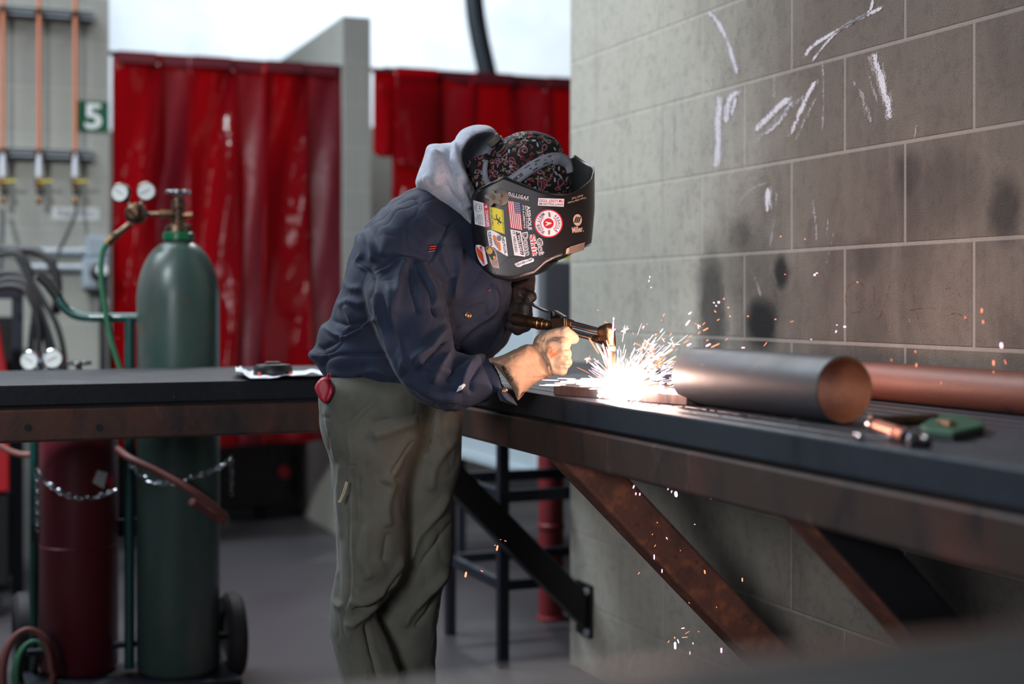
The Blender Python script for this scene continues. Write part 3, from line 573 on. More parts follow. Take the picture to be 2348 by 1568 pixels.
# regulators
def regulator(label, body, g1, g2, D, r, stem, out, mat, gr):
    t = thing('gas_regulator', label, 'regulator', P(*body, D)); b0 = P(*body, D-.02); F_ = Vector((SA, CA, 0))
    MB().lathe([(0, -.025), (r*.7, -.025), (r, -.012), (r, .012), (r*.7, .022), (.016, .024), (.014, .04), (0, .04)], b0, -F_, 24).build('body', mat, t)
    MB().beam(b0-F_*.046+Vector((-.012, 0, .012)), b0-F_*.046+Vector((.012, 0, -.012)), .008, .01).build('adjusting_key', MA['brass'], t)
    for k, g in enumerate((g1, g2)):
        c = P(*g, D-.01); ax = (-F_+Vector((.12*(k*2-1), 0, .05))).normalized()
        MB().lathe([(0, 0), (gr, 0), (gr, .018), (gr*.9, .021), (gr*.88, .016), (0, .016)], c, ax, 32).build('gauge', mat if mat != MA['chrome'] else MA['chrome'], t)
        ga = [o for o in COL.objects if o.name.startswith('gauge') and o.parent == t][-1]
        MB().lathe([(0, .0165), (gr*.9, .0165), (gr*.9, .018), (0, .018)], c, ax, 32).build('dial', MA['gauge'], ga)
        a_, b2 = frame_of(ax); dd = (a_*.8+b2*(.5-k*.9)).normalized()
        MB().beam(c+ax*.0195-dd*gr*.4, c+ax*.0195+dd*gr*.6, .0016, .0016).build('needle', MA['gaugeneedle'], ga)
        for q in range(9):
            an = math.radians(-40+q*32.5); e_ = a_*math.cos(an)+b2*math.sin(an); MB().beam(c+ax*.019+e_*gr*.66, c+ax*.019+e_*gr*.8, .0012, .0008).build('tick', MA['gaugeneedle'], ga)
        MB().tube([b0, c], .006, 8).build('gauge_stem', mat, t)
    if stem:
        s0, s1 = P(*stem[0], D), P(*stem[1], D); MB().tube([s0, s1], .007, 12).build('inlet_tube', mat, t)
        MB().tube([s0.lerp(s1, .55), s0.lerp(s1, .95)], .0135, 6).build('inlet_nut', MA['brass'], t)
    if out:
        o0, o1 = P(*out[0], D), P(*out[1], D); MB().tube([o0, o0.lerp(o1, .5), o0.lerp(o1, .55), o1], [.0095, .0095, .013, .008], 12).build('outlet_fitting', MA['oldbrass'], t)
        MB().tube([o0.lerp(o1, .6), o0.lerp(o1, .95)], .0125, 6).build('outlet_nut', MA['brass'], t)
    return t
regulator('brass regulator with two round gauges on the green gas bottle', (312, 490), (280, 443), (337, 440), DG-.01, .03, ((330, 491), (400, 491)), ((300, 512), (242, 560)), MA['oldbrass'], .0275)
regulator('chrome regulator with two tilted gauges rising behind the back table', (96, 868), (74, 826), (124, 822), DG, .026, ((110, 868), (178, 858)), None, MA['chrome'], .028)
hose('green_hose', 'green hose curving down from the brass regulator', 'hose', [P(x, y, DG-.06) for x, y in [(245, 558), (236, 575), (232, 610), (233, 650), (243, 720), (258, 790), (278, 855), (300, 940), (330, 1010), (370, 1070)]], .0075, MA['greenhose'])
hose('rubber_hose', 'dull red hose slung across the front of the green gas bottle', 'hose', [P(x, y, d) for x, y, d in [(270, 1030, 4.0), (300, 1052, 3.93), (370, 1085, 3.90), (440, 1125, 3.88), (500, 1170, 3.92), (518, 1190, 3.98), (500, 1188, 4.0), (440, 1150, 3.9)]], .0105, MA['redhose'])
hose('rubber_hose', 'thin dull red hose loop at the left edge under the back table', 'hose', [P(x, y, 4.1) for x, y in [(-30, 1000), (10, 1028), (50, 1042), (95, 1040)]], .0085, MA['redhose'])
# cart
ct = thing('bottle_cart', 'green tubular cart carrying the two gas bottles', 'cart', P(297, 1590, DG+.16))
dc = DG+.14; z0 = .06
hp = [P(x, y, DG-.03) for x, y in [(128, 672), (142, 697), (165, 718), (200, 727), (260, 728), (330, 728)]]
MB().tube(crv(hp, 6), .0135, 14).build('handle_bar', MA['greenpaint'], ct)
MB().tube([P(x, y, DG-.03) for x, y in [(92, 632), (112, 652), (134, 682)]], .0155, 14).build('hand_grip', MA['rubber'], ct)
xv = P(297, 730, DG-.03)
MB().tube([xv, Vector((xv.x, xv.y, z0))], .0145, 14).build('upright', MA['greenpaint'], ct)
lx, rx_ = rc.x-.15, gc.x+.15; yb = gc.y+.13
MB().box((lx, gc.y-.16, .035), (rx_, gc.y+.14, .049)).build('base_plate', MA['darkiron'], ct, bevel=.003)
for zc in (.42,): MB().box((lx+.02, yb-.005, zc), (rx_-.02, yb+.008, zc+.05)).build('back_strap', MA['darkiron'], ct)
MB().tube([(lx+.03, yb+.01, .049), (lx+.03, yb+.01, .85)], .0125, 12).build('upright', MA['greenpaint'], ct)
MB().tube([(rx_-.03, yb+.01, .049), (rx_-.03, yb+.01, .85)], .0125, 12).build('upright', MA['greenpaint'], ct)
wl = P(524, 1460, 4.22)
for px, lab in ((532, 'r'), (52, 'l')):
    c = P(px, 1460, 4.18); c.z = .125
    MB().lathe([(0, -.012), (.07, -.014), (.075, -.024), (.112, -.026), (.124, -.014), (.125, 0), (.124, .014), (.112, .026), (.075, .024), (.07, .014), (0, .012)], c, (1, 0, 0), 40).build('wheel', MA['rubber'], ct)
wy = P(532, 1460, 4.18)
MB().tube([(P(52, 1460, 4.18).x, wy.y, .125), (wy.x, wy.y, .125)], .01, 10).build('axle', MA['darkiron'], ct)
MB().tube([(lx+.03, yb-.0, .049), (lx+.03, wy.y, .125)], .01, 8).build('axle_bracket', MA['darkiron'], ct)
# chains
def chain(label, pts):
    c = crv([Vector(p) for p in pts], 20); t = thing('steel_chain', label, 'chain', c[0]); tot = sum((c[i+1]-c[i]).length for i in range(len(c)-1)); n = int(tot/.0145); i = 0; acc = 0; lk = 0; pos = []
    for s in range(n+1):
        tgt = tot*s/n
        while i < len(c)-2 and acc+(c[i+1]-c[i]).length < tgt: acc += (c[i+1]-c[i]).length; i += 1
        L_ = (c[i+1]-c[i]).length; pos.append(c[i].lerp(c[i+1], (tgt-acc)/L_ if L_ else 0))
    for s in range(n):
        m = (pos[s]+pos[s+1])/2; d = (pos[s+1]-pos[s]).normalized(); a, b = frame_of(d, Vector((SA, CA, 0)))
        if s % 2: a, b = (a*.5+b*.85).normalized(), None
        pl = [m+d*(math.cos(q)*.0115)+a*(math.sin(q)*.0058) for q in np.linspace(0, 2*PI, 12, endpoint=False)]
        MB().tube(pl, .0019, 5, closed=True).build('link', MA['chrome'], t)
    return t
def onb(cc, R, l): return [cylpt(cc, x, y, R, .006) for x, y in l]
chain('sagging steel chain around the dark red gas bottle', [P(82, 1075, 3.97)]+onb(rc, .109, [(110, 1108), (150, 1134), (200, 1142), (245, 1132), (262, 1122)]))
chain('loose chain end hanging straight down at the left of the red gas bottle', [P(84, 1078, 3.96), P(86, 1140, 3.96), P(87, 1215, 3.96)])
chain('sagging steel chain around the green gas bottle', [P(300, 1063, 3.96)]+onb(gc, .1165, [(330, 1095), (360, 1106), (400, 1106), (450, 1092), (490, 1078)])+[P(526, 1056, 4.03)])
chain('loose chain end with a ring hanging at the right of the green gas bottle', [P(531, 1048, 4.02), P(531, 1100, 4.02), P(531, 1134, 4.02)])
for k, (m_, dx) in enumerate(((MA['redhose'], 0), (MA['greenhose'], .02))):
    pts = [Vector((0, 0, 0))]; pts = []
    for i in range(60):
        a = i/59*2.6*2*PI; c = P(64+k*14, 1545, 3.84+.05*k+.0006*i)
        pts.append(c+Vector((math.cos(a)*(.06-.018*k+.0002*i), math.sin(a)*.02, math.sin(a)*(.115-.03*k))))
    for p_ in pts: p_.z = max(p_.z, .012)
    hose('hose_coil', ['dull red hose coil lying by the cart wheel', 'green hose coil lying inside the red one by the cart wheel'][k], 'hose', pts, .0085-.0025*k, m_, k=2)
# ================================================================ curtains
def curtain(label, x0, x1, ztop_px, zbot, Y, n, seed, missing=(), top=None, flaps=()):
    r = random.Random(seed); X0, X1 = onY(x0, 200, Y).x, onY(x1, 200, Y).x; zt = onY((x0+x1)/2, ztop_px, Y).z
    t = thing('welding_curtain', label, 'curtain', ((X0+X1)/2, Y, zbot)); wd = (X1-X0)/n
    MB().tube([(X0-.06, Y, zt+.004), (X1+.06, Y, zt+.004)], .011, 10).build('curtain_rod', MA['darkiron'], t)
    for i in range(n):
        a, b = X0+i*wd-.02, X0+(i+1)*wd+.03; yo = Y-.012+.02*(i % 2); ph = r.random()*6; am = .012+.016*r.random(); V = []; F = []; nu, nz = 14, 26
        zb = flaps[i] if i < len(flaps) and flaps[i] else zbot+r.uniform(-.01, .01)
        for q in range(nz+1):
            zz_ = zt-(zt-zb)*q/nz
            for u_ in range(nu+1):
                s = u_/nu; sp = min(1, q/nz*3)
                V.append((a+(b-a)*s+.02*math.sin(ph+q*.12)*sp*s, yo+am*sp*math.sin(s*PI*1.4+ph+q*.05)+.006*math.sin(s*9+q*.5+ph), zz_))
        for q in range(nz):
            for u_ in range(nu): k = q*(nu+1)+u_; F.append((k, k+1, k+nu+2, k+nu+1))
        o = mesh_obj('curtain_strip', V, F, MA['pvc2' if i % 2 else 'pvc'], t, True); s_ = o.modifiers.new('s', 'SOLIDIFY'); s_.thickness = .002
        if i not in missing: MB().box((a+.02, yo-.02, zt-.035), (b-.03, yo+.004, zt+.014)).build('hem_sleeve', MA['redhem'], t)
    return t
MA['redhem'] = M('dark_red_hem', (96, 22, 34), .5)
curtain('wide red welding curtain of plastic strips between the two block walls', 268, 772, 141, .452, YB+.03, 6, 3)
curtain('red welding curtain behind the welder, right of the block pillar', 908, 1420, 178, .45, YB+.03, 6, 8)
# folded flap
t = thing('curtain_flap', 'red curtain flap folded up short beside the block pillar', 'curtain', onY(910, 385, YB-.04))
for (xa, xb, ya, yb_, oy) in ((856, 915, 157, 362, 0), (905, 1005, 160, 387, -.03)):
    V = []; F = []; nu, nz = 12, 16
    for q in range(nz+1):
        for u_ in range(nu+1):
            s = u_/nu; py = ya+(yb_-ya)*q/nz-(14*(2*s-1)**4)*(q/nz)
            p_ = onY(xa+(xb-xa)*s, py, YB-.02+oy); V.append((p_.x, p_.y-.03*math.sin(s*PI)*(q/nz), p_.z))
    for q in range(nz):
        for u_ in range(nu): k = q*(nu+1)+u_; F.append((k, k+1, k+nu+2, k+nu+1))
    o = mesh_obj('plastic_strip', V, F, MA['pvc'], t, True); s_ = o.modifiers.new('s', 'SOLIDIFY'); s_.thickness = .002
MB().beam(onY(850, 160, YB-.03), onY(1010, 166, YB-.03), .012, .02).build('hanging_bar', MA['redhem'], t)
# machine in the dark booth
wm = thing('welding_machine', 'black machine with a red knob in the dark booth below the curtain', 'welding machine', (1.2, 7.3, 0))
MB().box((.72, 7.1, .06), (1.66, 7.7, .95)).build('casing', MA['blackpl'], wm, bevel=.02)
for x in (.8, 1.5): MB().lathe([(0, 0), (.06, 0), (.06, .05), (0, .05)], (x, 7.2, .06), (1, 0, 0), 18).build('wheel', MA['rubber'], wm)
c = onY(650, 1082, 7.1); MB().lathe([(0, 0), (.028, 0), (.028, .03), (0, .03)], c, (0, -1, 0), 20).build('knob', MA['redcase'], wm)
MB().box((onY(622, 1050, 7.1).x, 7.094, .25), (onY(634, 1050, 7.1).x, 7.1, .8)).build('trim_strip', MA['darkiron'], wm)
# fume hose
hose('fume_hose', 'dark ribbed fume hose hanging from above behind the curtain', 'hose', [P(x, y, 7.6) for x, y in [(1078, -140), (1084, -40), (1090, 30), (1100, 90), (1112, 145), (1122, 190), (1135, 260)]], .052, MA['duct'], n=24, k=8)
fh = bpy.data.objects['fume_hose']; me = fh.data
# cabinet at the wall's end
gcb = thing('metal_cabinet', 'grey metal cabinet with a paler lit side seen past the end of the block wall', 'cabinet', (2.3, 5.4, .44))
MB().box((2.08, 4.89, .44), (2.75, 5.95, 1.262)).build('side_panel', MA['cabside'], gcb, bevel=.01)
MB().box((2.10, 4.876, .46), (2.75, 4.888, 1.25)).build('front_panel', MA['cabfront'], gcb)
MB().box((2.066, 4.90, .44), (2.079, 5.95, .47)).build('lower_rim', MA['cabside'], gcb)
MB().box((2.068, 4.885, .44), (2.079, 4.90, 1.255)).build('corner_strip', MA['stwhite'], gcb)
for x in (2.12, 2.70):
    for y in (4.95, 5.88): MB().box((x, y, 0), (x+.03, y+.03, .44)).build('leg', MA['darkiron'], gcb)
yb_ = MB().box((onY(1284, 590, 4.95).x, 4.92, 1.2635), (onY(1330, 590, 4.95).x, 5.0, onY(1290, 583, 4.95).z)).build('yellow_box', MA['yellow'], None, bevel=.004); tag(yb_, 'small yellow box lying on top of the grey cabinet', 'box')
# dark stand
st = thing('metal_stand', 'black metal stand with thin legs behind the table end', 'stand', (1.9, 4.2, 0))
x0, x1, y0, y1 = 1.575, 2.25, 3.985, 4.46
for x in (x0, x1):
    for y in (y0, y1): MB().box((x-.016, y-.016, 0), (x+.016, y+.016, .82)).build('leg', MA['darkiron'], st, bevel=.002)
for z_, dz in ((.50, .035), (.235, .03)):
    for y in (y0, y1): MB().box((x0+.016, y-.012, z_), (x1-.016, y+.012, z_+dz)).build('rail', MA['darkiron'], st)
    for x in (x0, x1): MB().box((x-.012, y0+.016, z_), (x+.012, y1-.016, z_+dz)).build('rail', MA['darkiron'], st)
MB().box((x0-.02, y0-.02, .82), (x1+.02, y1+.02, .84)).build('stand_top', MA['darkiron'], st)
rp = thing('red_post', 'dark red steel post behind the table brace', 'post', P(1264, 1419, 4.95)); c = P(1264, 1419, 4.95)
MB().lathe([(0, 0), (.052, 0), (.052, .01), (.044, .014), (.044, .78), (.036, .80), (0, .80)], (c.x, c.y, 0), (0, 0, 1), 24).build('tube', MA['redpost'], rp)
zz_ = P(1264, 1212, 4.95).z; MB().lathe([(.0441, 0), (.048, .004), (.048, .016), (.0441, .02)], (c.x, c.y, zz_), (0, 0, 1), 24).build('collar', MA['redpost'], rp)
# ================================================================ figure modelling tools (implicit surfaces, marched to meshes)
def sn(F, lo, h):
    S = F < 0; nx, ny, nz = F.shape
    cnt = np.zeros((nx-1, ny-1, nz-1), np.int8)
    for i in (0, 1):
        for j in (0, 1):
            for k in (0, 1): cnt += S[i:nx-1+i, j:ny-1+j, k:nz-1+k]
    act = np.argwhere((cnt > 0) & (cnt < 8)); idx = -np.ones(cnt.shape, np.int32); idx[tuple(act.T)] = np.arange(len(act))
    acc = np.zeros((len(act), 3)); n = np.zeros(len(act))
    cs = [(i, j, k) for i in (0, 1) for j in (0, 1) for k in (0, 1)]
    val = {c: F[act[:, 0]+c[0], act[:, 1]+c[1], act[:, 2]+c[2]] for c in cs}
    for a in cs:
        for ax in range(3):
            if a[ax]: continue
            b = list(a); b[ax] = 1; b = tuple(b); va, vb = val[a], val[b]; m = (va < 0) != (vb < 0)
            t = np.where(m, va/np.where(m, va-vb, 1), 0)
            p = np.array(a, float)[None]+t[:, None]*(np.array(b)-np.array(a))[None]; acc[m] += p[m]; n[m] += 1
    V = (act+acc/n[:, None])*h+np.array(lo); Q = []
    for ax in range(3):
        o = [c for c in range(3) if c != ax]; sl0 = [slice(None)]*3; sl1 = [slice(None)]*3; sl0[ax] = slice(0, -1); sl1[ax] = slice(1, None)
        e = np.argwhere(S[tuple(sl0)] != S[tuple(sl1)])
        e = e[(e[:, o[0]] > 0) & (e[:, o[1]] > 0) & (e[:, o[0]] < F.shape[o[0]]-1) & (e[:, o[1]] < F.shape[o[1]]-1)]
        ins = S[tuple(e.T)]; q = []
        for d0, d1 in ((0, 0), (1, 0), (1, 1), (0, 1)):
            c = e.copy(); c[:, o[0]] -= d0; c[:, o[1]] -= d1; q.append(idx[tuple(c.T)])
        q = np.stack(q, 1); fl = ins if ax != 1 else ~ins; q[fl] = q[fl][:, ::-1]; Q.append(q)
    Q = np.concatenate(Q); T0, T1, T2, T3 = (V[Q[:, i]] for i in range(4)); vol = (np.cross(T0, T1)*T2).sum()+(np.cross(T0, T2)*T3).sum()
    return V, (Q if vol > 0 else Q[:, ::-1].copy())
def L3(px, py, D): return np.array([(px-CX)/FPX*D, (HY-py)/FPX*D, D])
def rs(poly, k=5, closed=True):
    p = np.array(poly, float); n = len(p); out = []
    for i in range(n if closed else n-1):
        if closed: p0, p1, p2, p3 = p[i-1], p[i], p[(i+1) % n], p[(i+2) % n]
        else: p0, p1, p2, p3 = p[max(i-1, 0)], p[i], p[i+1], p[min(i+2, n-1)]
        for j in range(k):
            t = j/k; out.append(.5*((2*p1)+(p2-p0)*t+(2*p0-5*p1+4*p2-p3)*t*t+(3*p1-p0-3*p2+p3)*t**3))
    if not closed: out.append(p[-1])
    return np.array(out)
def segd(X, Y, P0, P1):
    d = P1-P0; t = np.clip(((X-P0[0])*d[0]+(Y-P0[1])*d[1])/max(d@d, 1e-12), 0, 1); return np.hypot(X-P0[0]-t*d[0], Y-P0[1]-t*d[1]), t
def polyd(X, Y, P_):
    D = np.full(X.shape, 1e9); ins = np.zeros(X.shape, bool); n = len(P_)
    for i in range(n):
        a, b = P_[i], P_[(i+1) % n]; D = np.minimum(D, segd(X, Y, a, b)[0])
        c = (a[1] > Y) != (b[1] > Y); dy = b[1]-a[1] if abs(b[1]-a[1]) > 1e-12 else 1e-12; ins ^= c & (X < (b[0]-a[0])*(Y-a[1])/dy+a[0])
    return np.where(ins, D, -D)
def field(ctrl, X, Y, D0=2.93):
    if not isinstance(ctrl, (list, tuple)): return np.full(X.shape, float(ctrl))
    s = w = 0
    for px, py, v in ctrl:
        c = L3(px, py, D0); q = 1/(((X-c[0])**2+(Y-c[1])**2)+4e-4)**1.5; s = s+q*v; w = w+q
    return s/w
class Vol:
    def __init__(s, pxr, pyr, dr, h):
        a = L3(pxr[0], pyr[1], dr[1] if pxr[0] < CX else dr[0]); b = L3(pxr[1], pyr[0], dr[1] if pxr[1] > CX else dr[0])
        a[1] = min(L3(0, pyr[1], dr[0])[1], L3(0, pyr[1], dr[1])[1]); b[1] = max(L3(0, pyr[0], dr[0])[1], L3(0, pyr[0], dr[1])[1])
        s.lo = np.array([a[0], a[1], dr[0]])-h*3; hi = np.array([b[0], b[1], dr[1]])+h*3; s.h = h
        n = np.ceil((hi-s.lo)/h).astype(int)+1
        s.x = (s.lo[0]+h*np.arange(n[0])).astype(np.float32); s.y = (s.lo[1]+h*np.arange(n[1])).astype(np.float32); s.z = (s.lo[2]+h*np.arange(n[2])).astype(np.float32)
        s.X2, s.Y2 = np.meshgrid(s.x, s.y, indexing='ij'); s.Z = s.z[None, None, :]; s.F = np.full(tuple(n), 1e3, np.float32)
    def un(s, G, k=0):
        G = G.astype(np.float32)
        if k: hh = np.clip(k-np.abs(s.F-G), 0, None)/k; s.F = np.minimum(s.F, G)-hh*hh*k*.25
        else: s.F = np.minimum(s.F, G)
        return s
    def sub(s, G, k=0):
        G = -G.astype(np.float32)
        if k: hh = np.clip(k-np.abs(s.F-G), 0, None)/k; s.F = np.maximum(s.F, G)+hh*hh*k*.25
        else: s.F = np.maximum(s.F, G)
        return s
    def infl(s, poly, D, T, R, raw=False, k=5):
        """poly in picture px at this part's own distance D (number or control list); T half thickness; R rounding distance"""
        Dp = D if not isinstance(D, (list, tuple)) else None
        q = []
        for px, py in (poly if raw else rs(poly, k)):
            if Dp is None:
                c0 = L3(px, py, 2.93); d = float(field(D, np.array([c0[0]]), np.array([c0[1]]))[0])
            else: d = Dp
            q.append(L3(px, py, d)[:2])
        d2 = polyd(s.X2, s.Y2, np.array(q)); zc = field(D, s.X2, s.Y2); t = field(T, s.X2, s.Y2)
        e = np.clip((R-d2)/R, 0, None); m = np.minimum(R, t)
        return ((np.sqrt((e[..., None])**2+((s.Z-zc[..., None])/t[..., None])**2)-1)*m[..., None]).astype(np.float32)
    def cone(s, a, b, ra, rb):
        a, b = L3(*a), L3(*b); d = b-a; X, Y = s.X2[..., None], s.Y2[..., None]
        t = np.clip(((X-a[0])*d[0]+(Y-a[1])*d[1]+(s.Z-a[2])*d[2])/(d@d), 0, 1)
        return np.sqrt((X-a[0]-t*d[0])**2+(Y-a[1]-t*d[1])**2+(s.Z-a[2]-t*d[2])**2)-(ra+(rb-ra)*t)
    def ell(s, c, r, ang=0):
        c = L3(*c); X, Y = s.X2[..., None]-c[0], s.Y2[..., None]-c[1]; ca, sa = math.cos(ang), math.sin(ang)
        return (np.sqrt(((X*ca+Y*sa)/r[0])**2+((-X*sa+Y*ca)/r[1])**2+((s.Z-c[2])/r[2])**2)-1)*min(r)
    def mesh(s): return sn(s.F, s.lo, s.h)
def vnorm(V, Q):
    fn = np.cross(V[Q[:, 2]]-V[Q[:, 0]], V[Q[:, 3]]-V[Q[:, 1]]); N = np.zeros_like(V)
    for i in range(4): np.add.at(N, Q[:, i], fn)
    return N/np.maximum(np.linalg.norm(N, axis=1, keepdims=True), 1e-12)
def smooth_mesh(V, Q, it=1):
    for _ in range(it):
        A = np.zeros_like(V); C = np.zeros(len(V))
        for i in range(4):
            a, b = Q[:, i], Q[:, (i+1) % 4]; np.add.at(A, a, V[b]); np.add.at(C, a, 1); np.add.at(A, b, V[a]); np.add.at(C, b, 1)
        V = V*.4+.6*A/C[:, None]
    return V
def creases(V, Q, strokes, noise_amp=0, nscale=(9, 9, 5), ang=0):
    N = vnorm(V, Q); px = V[:, 0]/V[:, 2]*FPX+CX; py = HY-V[:, 1]/V[:, 2]*FPX; face = np.clip(-N[:, 2]*1.6, 0, 1); disp = np.zeros(len(V))
    for pts, wd, amp in strokes:
        c = rs(pts, 5, False); lo, hi = c.min(0)-wd*3, c.max(0)+wd*3; m = np.where((px > lo[0]) & (px < hi[0]) & (py > lo[1]) & (py < hi[1]) & (N[:, 2] < .1))[0]
        if not len(m): continue
        D = np.full(len(m), 1e9); T = np.zeros(len(m))
        for i in range(len(c)-1):
            d, t = segd(px[m], py[m], c[i], c[i+1]); b = d < D; D[b] = d[b]; T[b] = (i+t[b])/(len(c)-1)
        disp[m] += amp*1.75*(np.exp(-(D/(wd*.8))**2) if amp > 0 else np.exp(-(D/(wd*.55))))*np.clip(np.sin(T*PI)*2.2, 0, 1)*face[m]
    if noise_amp:
        ca, sa = math.cos(ang), math.sin(ang); U = np.stack([(V[:, 0]*ca+V[:, 1]*sa)*nscale[0], (-V[:, 0]*sa+V[:, 1]*ca)*nscale[1], V[:, 2]*nscale[2]], 1)
        nz = np.array([.35*noise.noise(Vector(u))-.9*max(0, .28-abs(noise.noise(Vector(u*1.7+3))))-.8*max(0, .22-abs(noise.noise(Vector((u[0]*3.1+7+noise.noise(Vector(u*2)), u[1]*2.6, u[2]*3)))))*(.5+noise.noise(Vector(u*1.1))) for u in U]); disp += nz*noise_amp*1.6
    return V+N*(disp/1000)[:, None]
def toworld(V): return np.stack([V[:, 0]*CA+V[:, 2]*SA, -V[:, 0]*SA+V[:, 2]*CA, HC+V[:, 1]], 1)
def part(name, V, Q, mat, parent, label=None): return mesh_obj(name, toworld(V), Q, mat, parent, True, label)
# ================================================================ the welder
pz = P(900, 1500, 2.95)
pw_ = thing('person', 'person in a navy jacket and olive trousers bent over the table, holding a cutting torch', 'person', (pz.x, pz.y, 0))
# trousers
h = .0032
v = Vol((725, 1070), (880, 1850), (2.76, 3.14), h)
NEAR = [(768, 850), (738, 880), (731, 905), (734, 968), (744, 1009), (757, 1045), (762, 1086), (765, 1153), (768, 1244), (769, 1302), (759, 1370), (755, 1433), (762, 1478), (773, 1537), (784, 1620), (790, 1700), (792, 1780), (796, 1850), (935, 1850), (940, 1760), (935, 1660), (920, 1568), (903, 1505), (881, 1456), (862, 1405), (892, 1368), (922, 1320), (935, 1266), (932, 1176), (936, 1095), (958, 1018), (975, 960), (985, 900), (965, 850), (860, 840)]
FAR = [(800, 860), (800, 905), (820, 1000), (850, 1150), (850, 1300), (838, 1420), (850, 1500), (890, 1600), (905, 1850), (1030, 1850), (1020, 1700), (1004, 1600), (1000, 1520), (1003, 1440), (1008, 1400), (1017, 1352), (1038, 1311), (1039, 1221), (1042, 1131), (1057, 1063), (1060, 995), (1060, 930), (1050, 880), (1000, 850), (900, 845)]
v.un(v.infl(NEAR, 2.885, [(850, 930, .115), (850, 1150, .095), (850, 1500, .085), (850, 1800, .085)], .075))
v.un(v.infl(FAR, 3.01, [(950, 930, .11), (950, 1150, .095), (950, 1500, .085)], .07), .02)
V, Q = v.mesh(); V = smooth_mesh(V, Q, 3)
TS = [([(800, 905), (789, 960), (788, 1010), (793, 1050), (792, 1090), (800, 1180), (797, 1260), (803, 1310), (800, 1370), (787, 1400), (786, 1440), (800, 1500), (814, 1575)], 3.2, -2.2),
 ([(812, 905), (800, 960), (798, 1010), (803, 1050), (803, 1090), (810, 1180), (807, 1260), (812, 1310), (809, 1370), (797, 1400), (797, 1440), (811, 1500), (825, 1575)], 3.2, 1.6),
 ([(870, 925), (838, 950), (808, 985), (795, 1015)], 3, -2.5), ([(855, 920), (825, 945), (798, 975)], 3, -2.2), ([(808, 1067), (812, 1130), (820, 1230), (808, 1235)], 2.6, -2.2), ([(822, 1080), (826, 1150), (824, 1232)], 2.6, -2.0), ([(800, 1067), (818, 1068)], 2.5, -2), ([(735, 955), (760, 958)], 2.6, -2.4), ([(738, 975), (752, 1000), (757, 1030), (762, 968)], 2.6, -2),
 ([(965, 990), (930, 1030), (900, 1080), (880, 1110)], 16, 7), ([(945, 1005), (915, 1050), (893, 1085)], 8, -6), ([(905, 1095), (885, 1160), (890, 1210)], 14, 5), ([(960, 960), (900, 985), (850, 1000)], 16, 5), ([(900, 960), (850, 970)], 10, -4),
 ([(932, 1270), (905, 1330), (860, 1365), (800, 1385)], 13, 10), ([(925, 1300), (890, 1345), (855, 1378), (805, 1400)], 9, -8), ([(870, 1380), (830, 1410), (795, 1440)], 12, 7), ([(768, 1300), (760, 1370), (790, 1395)], 10, 5), ([(862, 1405), (880, 1450), (900, 1510), (915, 1560)], 10, 6), ([(840, 1425), (850, 1480), (870, 1560)], 14, -6),
 ([(1036, 1120), (1000, 1180), (960, 1230), (940, 1290)], 12, 7), ([(1040, 1190), (1000, 1250), (960, 1300)], 10, -5), ([(1035, 1300), (990, 1350), (945, 1400), (925, 1440)], 12, 8), ([(1015, 1350), (985, 1400), (950, 1440)], 9, -6), ([(1050, 1000), (1000, 1060), (985, 1130)], 14, 6), ([(1000, 940), (990, 1000), (975, 1050)], 10, -6),
 ([(780, 1050), (775, 1150), (778, 1240)], 8, 3), ([(840, 1200), (835, 1280), (850, 1330)], 16, 4), ([(890, 1220), (880, 1290)], 14, -4), ([(745, 930), (760, 1000), (772, 1060)], 7, 3)]
V = creases(V, Q, TS, 5.5, (8, 5, 8), .5)
part('trousers', V, Q, MA['trouser'], pw_)
for s_ in range(1):
    MB().tube([P(794, 1104, 2.775), P(787, 1128, 2.772), P(778, 1150, 2.775)], .0012, 6).tube([P(797, 1106, 2.775), P(790, 1130, 2.772), P(780, 1152, 2.775)], .0012, 6).lathe([(0, -.003), (.003, 0), (0, .003)], P(778, 1150, 2.775), (0, 0, 1), 8).build('zip_cord', MA['stitch'], pw_, 'pale cord on the leg pocket')
# boots
for nm, px, D in (('boot', 860, 2.885), ('boot', 965, 3.0)):
    v = Vol((px-90, px+170), (1790, 1960), (D-.08, D+.08), .006)
    f = v.cone((px+5, 1760, D), (px-5, 1880, D), .055, .05); f2 = v.cone((px-20, 1890, D), (px+115, 1898, D), .046, .042)
    v.un(f); v.un(f2, .03); zf = L3(0, 0, D); v.F = np.maximum(v.F, (-HC+.004-v.Y2)[..., None].astype(np.float32)); V, Q = v.mesh(); V = smooth_mesh(V, Q, 1); part('boot', V, Q, MA['boot'], pw_)
# body (skin) under the clothes
v = Vol((780, 1320), (300, 1780), (2.78, 3.12), .008)
for a, b, ra, rb, k in [((1218, 392, 2.93), (1210, 455, 2.93), .066, .058, .02), ((1190, 430, 2.93), (1075, 480, 2.93), .042, .05, .03), ((1020, 560, 2.93), (880, 780, 2.95), .075, .08, .05), ((870, 780, 2.95), (880, 860, 2.95), .08, .08, .05), ((850, 930, 2.89), (815, 1380, 2.90), .05, .026, .04), ((815, 1380, 2.90), (850, 1770, 2.89), .03, .028, .03),
                        ((920, 930, 3.01), (960, 1250, 3.01), .045, .035, .04), ((960, 1250, 3.01), (965, 1770, 3.0), .03, .028, .03), ((1262, 448, 2.93), (1268, 460, 2.93), .010, .012, .01)]: v.un(v.cone(a, b, ra, rb), k)
V, Q = v.mesh(); part('body', V, Q, MA['skin'], pw_)
